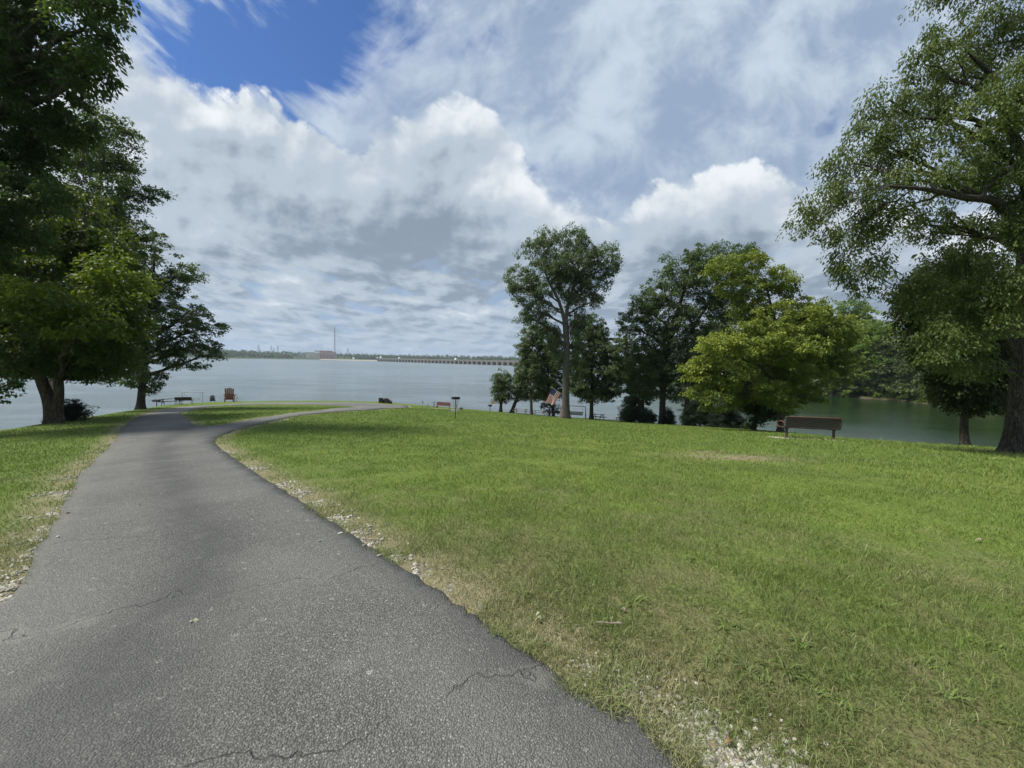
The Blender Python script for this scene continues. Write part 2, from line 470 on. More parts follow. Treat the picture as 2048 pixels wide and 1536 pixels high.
def mat_ground():
    m, g, p, out = new_mat('turf_and_soil')
    gr = g.new('ShaderNodeGroup'); gr.node_tree = LAWN
    pos = g.new('ShaderNodeNewGeometry').outputs['Position']
    X, Y, Z = g.sep(pos)
    fine = g.noise(pos, 38, 4, .7); f2 = g.noise(pos, 9, 5, .65)
    vf = g.noise(pos, 140, 2, .6)
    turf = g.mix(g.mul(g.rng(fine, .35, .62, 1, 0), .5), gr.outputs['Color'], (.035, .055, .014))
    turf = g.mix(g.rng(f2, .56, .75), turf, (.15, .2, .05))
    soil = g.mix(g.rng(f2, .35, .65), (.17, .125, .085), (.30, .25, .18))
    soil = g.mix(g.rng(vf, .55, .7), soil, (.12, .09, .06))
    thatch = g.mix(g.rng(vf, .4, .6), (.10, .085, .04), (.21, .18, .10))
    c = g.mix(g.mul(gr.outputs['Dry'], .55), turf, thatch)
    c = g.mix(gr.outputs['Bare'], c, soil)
    # banks at the water: earth and stones; woods floor far away
    low = g.rng(Z, WATER_Z + .9, WATER_Z + .15)
    c = g.mix(low, c, g.mix(g.rng(f2, .4, .6), (.05, .042, .03), (.13, .11, .08)))
    far = g.rng(g.m('ABSOLUTE', X), 90, 100)
    far = g.m('MAXIMUM', far, g.rng(Y, 100, 120))
    c = g.mix(g.mul(far, g.sub(1.0, low)), c, (.045, .07, .022))
    # gravel verge beside the road, per-vertex distance
    at_ = g.new('ShaderNodeAttribute', attribute_name='verge')
    stones = g.voro(pos, 34, 'F1', 'Color')
    sv = g.sep(stones)[0]
    grav = g.mix(sv, (.13, .115, .085), (.40, .375, .32))
    c = g.mix(g.mul(g.rng(at_.outputs['Fac'], .15, .75), .8), c, g.mix(g.rng(vf, .4, .6), (.13, .11, .065), (.30, .26, .17)))
    vg = g.mul(g.rng(g.add(g.mul(at_.outputs['Fac'], .8), g.mul(g.sub(g.noise(pos, 1.9, 5, .7), .5), 2.2)), .80, 1.0), g.rng(at_.outputs['Fac'], .25, .6))
    c = g.mix(vg, c, grav)
    g.put(p.inputs['Base Color'], c)
    p.inputs['Roughness'].default_value = .95; p.inputs['Specular IOR Level'].default_value = .15
    b = g.new('ShaderNodeBump'); b.inputs['Strength'].default_value = .9; b.inputs['Distance'].default_value = .04
    g.put(b.inputs['Height'], g.add(g.mul(fine, .6), g.add(f2, g.mul(g.voro(pos, 34), .4))))
    g.l.new(b.outputs[0], p.inputs['Normal'])
    return m

def mat_asphalt():
    m, g, p, out = new_mat('worn_asphalt')
    pos = g.new('ShaderNodeNewGeometry').outputs['Position']
    X, Y, Z = g.sep(pos)
    P = g.xyz(X, Y, 0)
    v = g.voro(P, 120, 'F1', 'Color'); vs = g.sep(v)
    vd = g.voro(P, 120)
    v2 = g.sep(g.voro(P, 42, 'F1', 'Color'))
    big = g.noise(P, .42, 4, .6, .4); mid = g.noise(P, 1.9, 5, .65)
    agg = g.mix(vs[0], (.076, .077, .072), (.205, .205, .192))
    agg = g.mix(g.rng(vs[1], .95, .99), agg, (.36, .355, .34))
    agg = g.mix(g.rng(v2[0], .994, .998), agg, (.38, .37, .35))
    tar = (.046, .047, .043)
    gapm = g.rng(vd, .38, .62)
    c = g.mix(g.mul(gapm, .8), agg, tar)
    # worn pale areas and a darker patch band down the lane
    c = g.mix(g.mul(g.rng(big, .36, .62), .42), c, (.180, .180, .168))
    lane = g.attr if False else g.new('ShaderNodeAttribute', attribute_name='across').outputs['Fac']
    la = g.add(lane, g.mul(g.sub(big, .5), .35))
    dark = g.m('EXPONENT', g.mul(g.m('POWER', g.div(g.sub(la, .48), .13), 2.0), -1.0))
    dark = g.m('MAXIMUM', dark, g.m('EXPONENT', g.mul(g.m('POWER', g.div(g.sub(la, 1.0), .07), 2.0), -1.0)))
    dark = g.mul(dark, g.rng(mid, .32, .58, .45, 1.0))
    c = g.mix(g.mul(dark, .68), c, (.045, .047, .047))
    c = g.mix(g.mul(g.rng(mid, .58, .74), .35), c, (.21, .205, .195))
    # hairline cracks running across, warped
    wv = g.noise(P, 1.6, 4, .6); wv2 = g.noise(P, 11, 3, .6)
    lon = g.new('ShaderNodeAttribute', attribute_name='along').outputs['Fac']
    s = g.add(g.add(lon, g.mul(g.sub(wv, .5), .75)), g.add(g.mul(lane, .45), g.mul(g.sub(wv2, .5), .035)))
    fr = g.m('ABSOLUTE', g.sub(g.m('FRACT', g.div(s, 1.35)), .5))
    cr = g.rng(fr, .0012, .0050, 1.0, 0.0)
    cr = g.mul(cr, g.rng(g.noise(P, .7, 2, .5), .42, .50))
    c = g.mix(g.mul(cr, .6), c, (.03, .03, .03))
    pale = g.mul(g.rng(fr, .012, .05, 1.0, 0.0), g.rng(g.noise(P, .8, 3, .6), .52, .62))
    c = g.mix(g.mul(pale, .22), c, (.27, .26, .24))
    g.put(p.inputs['Base Color'], c)
    g.put(p.inputs['Roughness'], g.rng(vs[2], 0, 1, .6, .92)); p.inputs['Specular IOR Level'].default_value = .35
    b = g.new('ShaderNodeBump'); b.inputs['Strength'].default_value = .8; b.inputs['Distance'].default_value = .008
    hh = g.sub(g.mul(vs[0], .5), g.add(g.mul(vd, 1.2), g.mul(cr, 2.0)))
    g.put(b.inputs['Height'], hh)
    g.l.new(b.outputs[0], p.inputs['Normal'])
    return m

def mat_water():
    m, g, p, out = new_mat('lake_water')
    pos = g.new('ShaderNodeNewGeometry').outputs['Position']
    X, Y, Z = g.sep(pos)
    P = g.xyz(X, Y, 0)
    n = g.noise(P, .05, 3, .5)
    cove_ = 0
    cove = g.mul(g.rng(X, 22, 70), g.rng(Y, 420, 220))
    g.put(p.inputs['Base Color'], g.mix(cove, g.mix(n, (.085, .115, .12), (.105, .14, .145)), (.012, .030, .010)))  # dark green in the cove paints the reflected trees into the base colour
    r = g.m('SQRT', g.add(g.mul(X, X), g.mul(Y, Y)))
    g.put(p.inputs['Roughness'], g.rng(r, 60, 500, .07, .22))
    p.inputs['IOR'].default_value = 1.5
    a = g.noise(g.xyz(g.mul(X, 1.0), g.mul(Y, 1.6), 0), 1.9, 6, .66, .3)
    b_ = g.noise(g.xyz(X, g.mul(Y, 2.2), 4), .32, 4, .55, .2)
    gust = g.rng(g.noise(g.xyz(X, g.mul(Y, 2.5), 9), .035, 4, .6), .38, .62, .45, 1.5)
    hh = g.mul(g.add(g.mul(a, .6), g.mul(b_, .8)), gust)
    hh = g.mul(hh, g.rng(cove, 0, 1, 1.0, .60))
    b = g.new('ShaderNodeBump'); b.inputs['Strength'].default_value = 1.0
    b.inputs['Distance'].default_value = .15
    g.put(b.inputs['Height'], hh)
    g.l.new(b.outputs[0], p.inputs['Normal'])
    return m

# ------------------------------------------------------------------ ground: one polar sheet
def build_ground():
    ang = np.concatenate([np.arange(-62, 62, .4), np.arange(62, 298, 3.0)]) * math.pi / 180
    rad = [0.25]
    while rad[-1] < 3600:
        r = rad[-1]
        rad.append(r * (1.018 if r < 130 else 1.045) + .0)
    rad = np.array(rad)
    na, nr = len(ang), len(rad)
    A, R = np.meshgrid(ang, rad, indexing='ij')
    X = np.sin(A) * R; Y = np.cos(A) * R
    Z = terrain(X, Y)
    rd = road_dist(X, Y) * 1.0
    near = R < 90
    inn = on_road(X, Y) & near
    Z = np.where(inn, Z - np.minimum(.07, .02 + rd * .5), Z)
    rng_ = np.random.default_rng(3)
    lumps = (np.sin(X * 2.1 + np.sin(Y * 1.7) * 1.3) * np.sin(Y * 2.6 + np.sin(X * 1.1)) * .010 + rng_.normal(0, .004, X.shape))
    Z = np.where(~inn & (R < 25), Z + lumps * np.clip(rd / .6, 0, 1), Z)
    verts = np.stack([X, Y, Z], -1).reshape(-1, 3)
    verts = np.concatenate([verts, [[0, 0, gz(0, 0) - .07]]])
    i, j = np.meshgrid(np.arange(na), np.arange(nr - 1), indexing='ij')
    i2 = (i + 1) % na
    f = np.stack([i * nr + j, i * nr + j + 1, i2 * nr + j + 1, i2 * nr + j], -1).reshape(-1, 4)
    me = np_mesh('ground', verts, f[:, ::-1], smooth=True)
    vd = np.where(inn, 1.0, np.exp(-(rd / .42) ** 1.3))
    vd = np.concatenate([vd.ravel(), [0]])
    a = me.attributes.new('verge', 'FLOAT', 'POINT'); a.data.foreach_set('value', vd.astype(np.float32))
    return tagobj(link_mesh('ground', me, mat_ground()), kind='structure')
build_ground()

def build_road():
    pts, edges = [], []
    def loop(poly):
        n0 = len(pts)
        # resample
        P = [np.array(p[:2]) for p in poly]; res = []
        for k in range(len(P)):
            a, b = P[k], P[(k + 1) % len(P)]
            L = np.linalg.norm(b - a); m_ = max(1, int(L / max(.12, .02 * np.linalg.norm(a))))
            for q in range(m_): res.append(a + (b - a) * q / m_)
        for p in res: pts.append(Vector(p))
        m2 = len(res)
        for k in range(m2): edges.append((n0 + k, n0 + (k + 1) % m2))
        return n0, m2
    o0 = loop(ROAD); o1 = loop(ISLAND)
    # interior points, polar
    r = .4; k = 0
    while r < 75:
        k += 1
        st = .022 * max(1, 1)
        a = np.arange(-1.3, 1.3, st) + (k % 2) * st / 2
        x = np.sin(a) * r; y = np.cos(a) * r
        ok = on_road(x, y); ok &= road_dist(x, y) > .012 * r
        for q in np.nonzero(ok)[0]: pts.append(Vector((x[q], y[q])))
        r *= 1.028
    for x in np.arange(-3, 3, .3):
        for y in np.arange(-5.8, .5, .3):
            if on_road(np.array([x]), np.array([y]))[0] and road_dist(np.array([x]), np.array([y]))[0] > .1 and math.hypot(x, y) > .45:
                pts.append(Vector((x, y)))
    vo, ed, fa, *_ = delaunay_2d_cdt(pts, edges, [], 0, 1e-5)
    V = np.array([(v.x, v.y) for v in vo])
    F = np.array([f for f in fa if len(f) == 3])
    c = V[F].mean(1)
    F = F[on_road(c[:, 0], c[:, 1])]
    z = terrain(V[:, 0], V[:, 1]) + .012
    V3 = np.column_stack([V, z])
    e1 = V3[F[:, 1]] - V3[F[:, 0]]; e2 = V3[F[:, 2]] - V3[F[:, 0]]
    up = (e1[:, 0] * e2[:, 1] - e1[:, 1] * e2[:, 0]) > 0
    F = np.where(up[:, None], F, F[:, ::-1])
    # skirt: broken asphalt edge
    from collections import Counter
    cnt = Counter()
    for f in F:
        for a_, b_ in ((f[0], f[1]), (f[1], f[2]), (f[2], f[0])): cnt[(min(a_, b_), max(a_, b_))] += 1
    verts = [tuple(v) for v in V3]; faces = [tuple(int(q) for q in f) for f in F]
    low = {}
    for f in F:
        for a_, b_ in ((f[0], f[1]), (f[1], f[2]), (f[2], f[0])):
            if cnt[(min(a_, b_), max(a_, b_))] == 1:
                for q in (a_, b_):
                    if q not in low:
                        low[q] = len(verts); verts.append((V3[q][0], V3[q][1], V3[q][2] - .14))
                faces.append((int(b_), int(a_), low[a_], low[b_]))
    me = bpy.data.meshes.new('road'); me.from_pydata(verts, [], faces); me.update()
    me.polygons.foreach_set('use_smooth', [True] * len(me.polygons))
    # across / along coordinates for wear
    VV = np.array(verts)
    dl = dist_poly(VV[:, 0], VV[:, 1], left, False); dr = dist_poly(VV[:, 0], VV[:, 1], right, False)
    a = me.attributes.new('across', 'FLOAT', 'POINT'); a.data.foreach_set('value', (dl / (dl + dr + 1e-6)).astype(np.float32))
    lon = np.hypot(VV[:, 0] + .3 * VV[:, 1], VV[:, 1] * 1.1)
    lon = VV[:, 1] * .86 - VV[:, 0] * .5
    a = me.attributes.new('along', 'FLOAT', 'POINT'); a.data.foreach_set('value', lon.astype(np.float32))
    return tagobj(link_mesh('road', me, mat_asphalt()), kind='structure')
build_road()

def build_water():
    ang = np.linspace(0, 2 * math.pi, 97)[:-1]; rad = np.array([5, 12, 25, 50, 100, 200, 400, 800, 1600, 3600.])
    A, R = np.meshgrid(ang, rad, indexing='ij')
    V = np.stack([np.sin(A) * R, np.cos(A) * R, np.full(A.shape, WATER_Z)], -1).reshape(-1, 3)
    nr, na = len(rad), len(ang)
    i, j = np.meshgrid(np.arange(na), np.arange(nr - 1), indexing='ij'); i2 = (i + 1) % na
    f = np.stack([i * nr + j, i * nr + j + 1, i2 * nr + j + 1, i2 * nr + j], -1).reshape(-1, 4)
    me = np_mesh('water', V, f[:, ::-1])
    return tagobj(link_mesh('water', me, mat_water()), kind='structure')
build_water()

# ------------------------------------------------------------------ grass blades (stuff)
def mat_blade():
    m, g, p, out = new_mat('grass_blades')
    gr = g.new('ShaderNodeGroup'); gr.node_tree = LAWN
    t = g.new('ShaderNodeAttribute', attribute_name='tint').outputs['Fac']
    c = g.mix(g.rng(t, 0, .5, 0, 1, False), g.mix(.5, gr.outputs['Color'], (.05, .09, .016)), gr.outputs['Color'])
    c = g.mix(g.rng(t, .5, .8, 0, .75, False), c, (.16, .27, .05))
    drym = g.mul(g.rng(t, .80, .84), g.add(g.mul(gr.outputs['Dry'], .7), .3))
    c = g.mix(drym, c, (.36, .33, .19))
    g.put(p.inputs['Base Color'], c)
    p.inputs['Roughness'].default_value = .55; p.inputs['Specular IOR Level'].default_value = .3
    tr = g.new('ShaderNodeBsdfTranslucent'); g.put(tr.inputs[0], g.mix(.5, c, (.18, .28, .04)))
    mx = g.new('ShaderNodeMixShader'); mx.inputs[0].default_value = .28
    g.l.new(p.outputs[0], mx.inputs[1]); g.l.new(tr.outputs[0], mx.inputs[2]); g.l.new(mx.outputs[0], out.inputs['Surface'])
    return m
def vnoise(x, y, s, seed):
    """cheap smooth value noise, numpy"""
    r = np.random.default_rng(seed); T = r.random((64, 64))
    x = x * s; y = y * s
    xi = np.floor(x).astype(int); yi = np.floor(y).astype(int)
    fx = x - xi; fy = y - yi
    fx = fx * fx * (3 - 2 * fx); fy = fy * fy * (3 - 2 * fy)
    a = T[xi % 64, yi % 64]; b = T[(xi + 1) % 64, yi % 64]; c = T[xi % 64, (yi + 1) % 64]; d = T[(xi + 1) % 64, (yi + 1) % 64]
    return (a * (1 - fx) + b * fx) * (1 - fy) + (c * (1 - fx) + d * fx) * fy
def build_grass(n=620000):
    r = np.random.default_rng(11)
    # log-radial: the same number of blades for every doubling of distance
    R = 1.1 * np.exp(r.random(n) ** .88 * math.log(62 / 1.1))
    A = np.radians(r.uniform(-60, 58, n))
    # the turf carries on to both sides of the view
    ne = 170000; Re = 1.3 * np.exp(r.random(ne) * math.log(26 / 1.3)); s_ = np.where(r.random(ne) < .6, 1, -1)
    Ae = np.radians(np.where(s_ > 0, r.uniform(58, 112, ne), r.uniform(-112, -60, ne)))
    R = np.concatenate([R, Re]); A = np.concatenate([A, Ae]); n += ne
    x = np.sin(A) * R; y = np.cos(A) * R
    rd = road_dist(x, y)
    ok = in_poly(x, y, LAND) & (~on_road(x, y) | (rd < .015 + .03 * (vnoise(x, y, 2.2, 12) > .6)))
    dl = dist_poly(x, y, LAND); ok &= dl > .1
    clump = vnoise(x, y, 3.1, 1) * .6 + vnoise(x, y, 9.0, 2) * .4
    verge = np.exp(-(rd / .45) ** 1.3)
    bare = np.exp(-((x - BARE[0]) / 1.6) ** 2 - ((y - BARE[1]) / .7) ** 2)
    keep = r.random(n) < np.clip(.25 + clump * 1.3, 0, 1) * (1 - .80 * verge * (vnoise(x, y, 1.7, 7) > .42)) * (1 - .8 * bare)
    ok &= keep
    x, y, R, A, rd, clump = (a[ok] for a in (x, y, R, A, rd, clump)); n = len(x)
    z = terrain(x, y) - .004
    lift = vnoise(x, y, .9, 4)
    sc = np.clip(R / 5.0, .8, 5.5)
    h = (.026 + .032 * r.random(n) + .05 * (r.random(n) ** 9)) * (.7 + .6 * clump) * (.75 + .5 * lift) * np.clip(R / 9, 1, 1.6)
    w = .0017 * sc * (.7 + .8 * r.random(n))
    tuft = (vnoise(x, y, 1.3, 9) > .80) & (R < 9)
    h = np.where(tuft & (r.random(n) < .5), h * 1.3, h); w = np.where(tuft, w * 1.2, w)
    az = r.uniform(0, 2 * math.pi, n); lean = .25 + 1.0 * r.random(n)
    lx = np.cos(az) * lean * h; ly = np.sin(az) * lean * h
    ca = r.uniform(0, math.pi, n); wx = np.cos(ca) * w; wy = np.sin(ca) * w
    V = np.empty((n, 5, 3))
    V[:, 0] = np.stack([x - wx, y - wy, z], -1); V[:, 1] = np.stack([x + wx, y + wy, z], -1)
    V[:, 2] = np.stack([x + lx * .4 + wx * .8, y + ly * .4 + wy * .8, z + h * .62], -1)
    V[:, 3] = np.stack([x + lx, y + ly, z + h * (1 - .25 * lean)], -1)
    V[:, 4] = np.stack([x + lx * .4 - wx * .8, y + ly * .4 - wy * .8, z + h * .62], -1)
    b = np.arange(n)[:, None] * 5
    q = b + np.array([[0, 1, 2, 4]]); t3 = b + np.array([[4, 2, 3, 3]])
    # quads plus tips as triangles: store everything as triangles
    tri = np.concatenate([b + np.array([[0, 1, 2]]), b + np.array([[0, 2, 4]]), b + np.array([[4, 2, 3]])])
    tt = r.random(n) * .8 + .18 * (r.random(n) < .26) + np.where(r.random(n) < .16, .3, 0)
    tt = np.where(tuft, tt * .2 + .5, tt)
    tt = np.where((r.random(n) < .75 * np.exp(-(rd / .35) ** 2)), .9, tt)
    tint = np.tile(tt, 3)
    me = np_mesh('grass', V.reshape(-1, 3), tri, tint=tint)
    return tagobj(link_mesh('grass', me, mat_blade()), kind='stuff')
build_grass()
def build_tufts():
    """coarse crabgrass tufts in the worn turf near the road"""
    r = np.random.default_rng(31); V, T = [], []
    spots = [(1500, 1345), (1535, 1375), (1570, 1345), (1640, 1395), (1690, 1420), (1600, 1290), (1270, 1205), (1700, 1260), (1840, 1330), (1760, 1210), (1900, 1400), (1960, 1290), (1450, 1255), (1340, 1180), (1150, 1150), (1050, 1190), (1230, 1400), (1010, 1270), (1380, 1120), (1550, 1150)]
    pts = [on_ground(*s) for s in spots]
    for _ in range(130):
        p = on_ground(r.uniform(950, 2040), r.uniform(980, 1500)); pts.append(p)
    for k, p in enumerate(pts):
        if p is None or on_road(np.array([p[0]]), np.array([p[1]]))[0]: continue
        nb = r.integers(9, 20) if k < 20 else r.integers(4, 10); s = r.uniform(.05, .10) if k < 20 else r.uniform(.025, .06)
        z = gz(*p)
        for i in range(nb):
            a = r.uniform(0, 6.28); L = s * r.uniform(.6, 1.2); w = .0022 + L * .022; up = r.uniform(.25, .9)
            ox, oy = r.normal(0, .018, 2)
            c_, s_ = math.cos(a), math.sin(a)
            P = [(0, 0), (.45, .55 * up), (.8, .62 * up), (1.0, .42 * up)]
            for j, (hx, hz) in enumerate(P):
                ww = w * (1, 1, .7, .08)[j]
                for q in (-1, 1): V.append((p[0] + ox + c_ * L * hx - s_ * ww * q, p[1] + oy + s_ * L * hx + c_ * ww * q, z + L * hz))
            T += [r.uniform(.35, .78)] * 3
    V = np.array(V); n = len(V) // 8; F = []
    for b in range(n):
        for j in range(3): F.append((b * 8 + j * 2, b * 8 + j * 2 + 1, b * 8 + j * 2 + 3, b * 8 + j * 2 + 2))
    tagobj(link_mesh('crabgrass', np_mesh('crabgrass', V, np.array(F), smooth=True, tint=T), bpy.data.materials['grass_blades']), kind='stuff')
build_tufts()

# ------------------------------------------------------------------ gravel on the verge (stuff)
def build_gravel():
    r = np.random.default_rng(21)
    def ico():
        ph = (1 + 5 ** .5) / 2
        v = np.array([(-1, ph, 0), (1, ph, 0), (-1, -ph, 0), (1, -ph, 0), (0, -1, ph), (0, 1, ph), (0, -1, -ph), (0, 1, -ph), (ph, 0, -1), (ph, 0, 1), (-ph, 0, -1), (-ph, 0, 1)], float)
        v /= np.linalg.norm(v[0])
        f = np.array([(0, 11, 5), (0, 5, 1), (0, 1, 7), (0, 7, 10), (0, 10, 11), (1, 5, 9), (5, 11, 4), (11, 10, 2), (10, 7, 6), (7, 1, 8), (3, 9, 4), (3, 4, 2), (3, 2, 6), (3, 6, 8), (3, 8, 9), (4, 9, 5), (2, 4, 11), (6, 2, 10), (8, 6, 7), (9, 8, 1)])
        return v, f
    v0, f0 = ico()
    xs, ys, ss = [], [], []
    def patch(px, py, rad, cnt, s0=.007, s1=.015, ell=1.0):
        c = on_ground(px, py)
        if not c: return
        cnt = int(cnt * (1.3 if py > 1420 else .55)); a = r.uniform(0, 2 * math.pi, cnt); q = np.abs(r.normal(0, .62, cnt)) * rad
        xs.append(c[0] + np.cos(a) * q * ell); ys.append(c[1] + np.sin(a) * q); ss.append(r.uniform(s0, s1, cnt))
    patch(1400, 1475, .17, 420, .008, .018, .9); patch(1465, 1530, .12, 130, .008, .016)
    patch(1255, 1375, .15, 700, .004, .010); patch(1180, 1335, .10, 300, .004, .009); patch(1320, 1420, .15, 600, .005, .011); patch(1540, 1530, .12, 200, .005, .010)
    patch(1600, 1560, .2, 160, .007, .015)
    for (px, py, rd_, n_) in [(715, 1065, .22, 180), (740, 1092, .14, 90), (680, 1035, .2, 150), (600, 985, .3, 300), (560, 970, .25, 220), (500, 938, .38, 330), (640, 1012, .2, 100),
                              (800, 1115, .14, 90), (830, 1145, .12, 60), (470, 858, .5, 160), (445, 905, .3, 90), (560, 842, .6, 200)]:
        patch(px, py, rd_, n_, .007, .02)
    for k, (px, py) in enumerate([(20, 1175), (55, 1115), (80, 1080), (110, 1030), (135, 985), (155, 955), (180, 925), (205, 903), (40, 1150), (5, 1200)]):
        patch(px - 8, py, .16 + .02 * k, 130, .007, .02)
    x = np.concatenate(xs); y = np.concatenate(ys); s = np.concatenate(ss)
    ok = ~on_road(x, y) | (r.random(len(x)) < .04)
    x, y, s = x[ok], y[ok], s[ok]; n = len(x)
    z = terrain(x, y) + s * .25 + np.where(on_road(x, y), .014, 0)
    rot = r.uniform(0, 2 * math.pi, n); sx = s * r.uniform(.8, 1.5, n); sy = s * r.uniform(.7, 1.1, n); sz = s * r.uniform(.4, .8, n)
    V = v0[None] * (1 + r.normal(0, .12, (n, 12, 1)))
    V = V * np.stack([sx, sy, sz], -1)[:, None]
    c_, s_ = np.cos(rot)[:, None], np.sin(rot)[:, None]
    V = np.stack([V[..., 0] * c_ - V[..., 1] * s_ + x[:, None], V[..., 0] * s_ + V[..., 1] * c_ + y[:, None], V[..., 2] + z[:, None]], -1)
    F = (np.arange(n)[:, None, None] * 12 + f0[None]).reshape(-1, 3)
    tint = np.repeat(r.random(n), 20)
    m, g, p, out = new_mat('pale_gravel')
    t = g.new('ShaderNodeAttribute', attribute_name='tint').outputs['Fac']
    c = g.mix(g.rng(t, 0, .75), (.15, .135, .105), (.40, .38, .335)); c = g.mix(g.rng(t, .93, .96), c, (.24, .17, .12))
    g.put(p.inputs['Base Color'], c); p.inputs['Roughness'].default_value = .8
    return tagobj(link_mesh('gravel', np_mesh('gravel', V.reshape(-1, 3), F, smooth=False, tint=tint), m), kind='stuff')
build_gravel()

# ------------------------------------------------------------------ trees
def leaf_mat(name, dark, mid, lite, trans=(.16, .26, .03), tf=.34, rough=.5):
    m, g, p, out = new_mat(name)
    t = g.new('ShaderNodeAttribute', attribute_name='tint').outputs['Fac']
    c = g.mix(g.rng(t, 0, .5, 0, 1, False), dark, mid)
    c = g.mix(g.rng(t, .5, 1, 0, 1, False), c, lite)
    g.put(p.inputs['Base Color'], c)
    p.inputs['Roughness'].default_value = rough; p.inputs['Specular IOR Level'].default_value = .25
    tr = g.new('ShaderNodeBsdfTranslucent'); g.put(tr.inputs[0], g.mix(.55, c, trans))
    mx = g.new('ShaderNodeMixShader'); mx.inputs[0].default_value = tf
    g.l.new(p.outputs[0], mx.inputs[1]); g.l.new(tr.outputs[0], mx.inputs[2]); g.l.new(mx.outputs[0], out.inputs['Surface'])
    return m
def bark_mat(name, a, b, sc=1.0):
    m, g, p, out = new_mat(name)
    co = g.new('ShaderNodeTexCoord').outputs['Object']
    X, Y, Z = g.sep(co)
    st = g.xyz(g.mul(X, 9 * sc), g.mul(Y, 9 * sc), g.mul(Z, 1.6 * sc))
    n = g.noise(st, 1.6, 6, .7, .5); n2 = g.noise(co, 1.3, 3, .5); n3 = g.noise(co, 40, 3, .7)
    v = g.voro(st, 1.8, 'DISTANCE_TO_EDGE')
    c = g.mix(g.rng(n, .35, .65), a, b)
    c = g.mix(g.rng(v, 0, .12, .7, 0), c, tuple(q * .35 for q in a))
    c = g.mix(g.rng(n2, .58, .72, 0, .4), c, (.16, .17, .12))
    c = g.mix(g.rng(n3, .55, .75, 0, .5), c, tuple(min(1, q * 1.5) for q in b))
    g.put(p.inputs['Base Color'], c)
    p.inputs['Roughness'].default_value = .95; p.inputs['Specular IOR Level'].default_value = .15
    bm = g.new('ShaderNodeBump'); bm.inputs['Strength'].default_value = 1; bm.inputs['Distance'].default_value = .05
    g.put(bm.inputs['Height'], g.add(g.mul(n, .6), g.add(g.m('MINIMUM', g.mul(v, 2.5), .5), g.mul(n3, .2))))
    g.l.new(bm.outputs[0], p.inputs['Normal'])
    return m
LEAF_COUNT = []
M_LEAF = {
    'dark': leaf_mat('dark_leaves', (.018, .038, .011), (.044, .082, .020), (.105, .160, .034), tf=.32),
    'oak': leaf_mat('oak_leaves', (.034, .058, .024), (.080, .120, .046), (.165, .220, .080), tf=.34),
    'maple': leaf_mat('maple_leaves', (.012, .028, .007), (.045, .085, .012), (.200, .265, .022), (.24, .32, .02), tf=.30),
    'elm': leaf_mat('elm_leaves', (.048, .074, .038), (.110, .150, .070), (.200, .245, .11), tf=.36),
    'lime': leaf_mat('yellow_green_leaves', (.045, .080, .014), (.130, .178, .036), (.270, .315, .055), (.34, .40, .03), tf=.38),
    'wood': leaf_mat('woodland_leaves', (.055, .105, .022), (.135, .215, .038), (.290, .370, .060), tf=.42),
    'cedar': leaf_mat('cedar_needles', (.010, .020, .011), (.018, .036, .018), (.042, .068, .034), tf=.10),
    'willowy': leaf_mat('narrow_leaves', (.034, .062, .018), (.088, .130, .034), (.195, .230, .062), (.22, .27, .03), tf=.36),
    'shade': leaf_mat('deep_olive_leaves', (.012, .022, .007), (.036, .054, .012), (.125, .135, .022), (.16, .18, .02), tf=.26),
    'olive': leaf_mat('olive_green_leaves', (.040, .066, .014), (.095, .130, .024), (.200, .215, .036), (.22, .25, .02), tf=.34),
}
M_BARK = {'grey': bark_mat('grey_bark', (.075, .068, .060), (.19, .175, .155)),
          'dark': bark_mat('dark_bark', (.036, .032, .028), (.105, .094, .080)),
          'brown': bark_mat('brown_bark', (.055, .042, .030), (.14, .115, .085))}

def tube_arrays(paths, sides=6):
    """paths: list of (points (k,3), radii (k,)) -> verts, quads"""
    VV, FF = [], []; base = 0
    for P, R in paths:
        P = np.asarray(P, float); R = np.asarray(R, float); k = len(P)
        T = np.gradient(P, axis=0); T /= np.linalg.norm(T, axis=1)[:, None] + 1e-9
        ref = np.where(np.abs(T[:, 2:3]) > .9, np.array([[1., 0, 0]]), np.array([[0, 0, 1.]]))
        ref[:] = ref[0]
        A = np.cross(T, ref); A /= np.linalg.norm(A, axis=1)[:, None] + 1e-9
        B = np.cross(T, A)
        s = sides if R.max() > .06 else 4
        if R.max() > .3: s = 16
        th = np.arange(s) * 2 * math.pi / s
        ring = P[:, None] + R[:, None, None] * (np.cos(th)[None, :, None] * A[:, None] + np.sin(th)[None, :, None] * B[:, None])
        if R.max() > .3:
            wob = 1 + .05 * np.sin(th * 3 + .7)[None, :, None] + .035 * np.sin(th * 5 + P[:, 2:3])[..., None]
            ring = P[:, None] + (ring - P[:, None]) * wob
        VV.append(ring.reshape(-1, 3))
        i, j = np.meshgrid(np.arange(k - 1), np.arange(s), indexing='ij'); j2 = (j + 1) % s
        f = np.stack([i * s + j, i * s + j2, (i + 1) * s + j2, (i + 1) * s + j], -1).reshape(-1, 4) + base
        FF.append(f); base += k * s
    return np.concatenate(VV), np.concatenate(FF)
def bez(a, b, bend, k=7):
    a, b, bend = map(np.asarray, (a, b, bend)); t = np.linspace(0, 1, k)[:, None]
    m = (a + b) / 2 + bend
    return (1 - t) ** 2 * a + 2 * t * (1 - t) * m + t * t * b

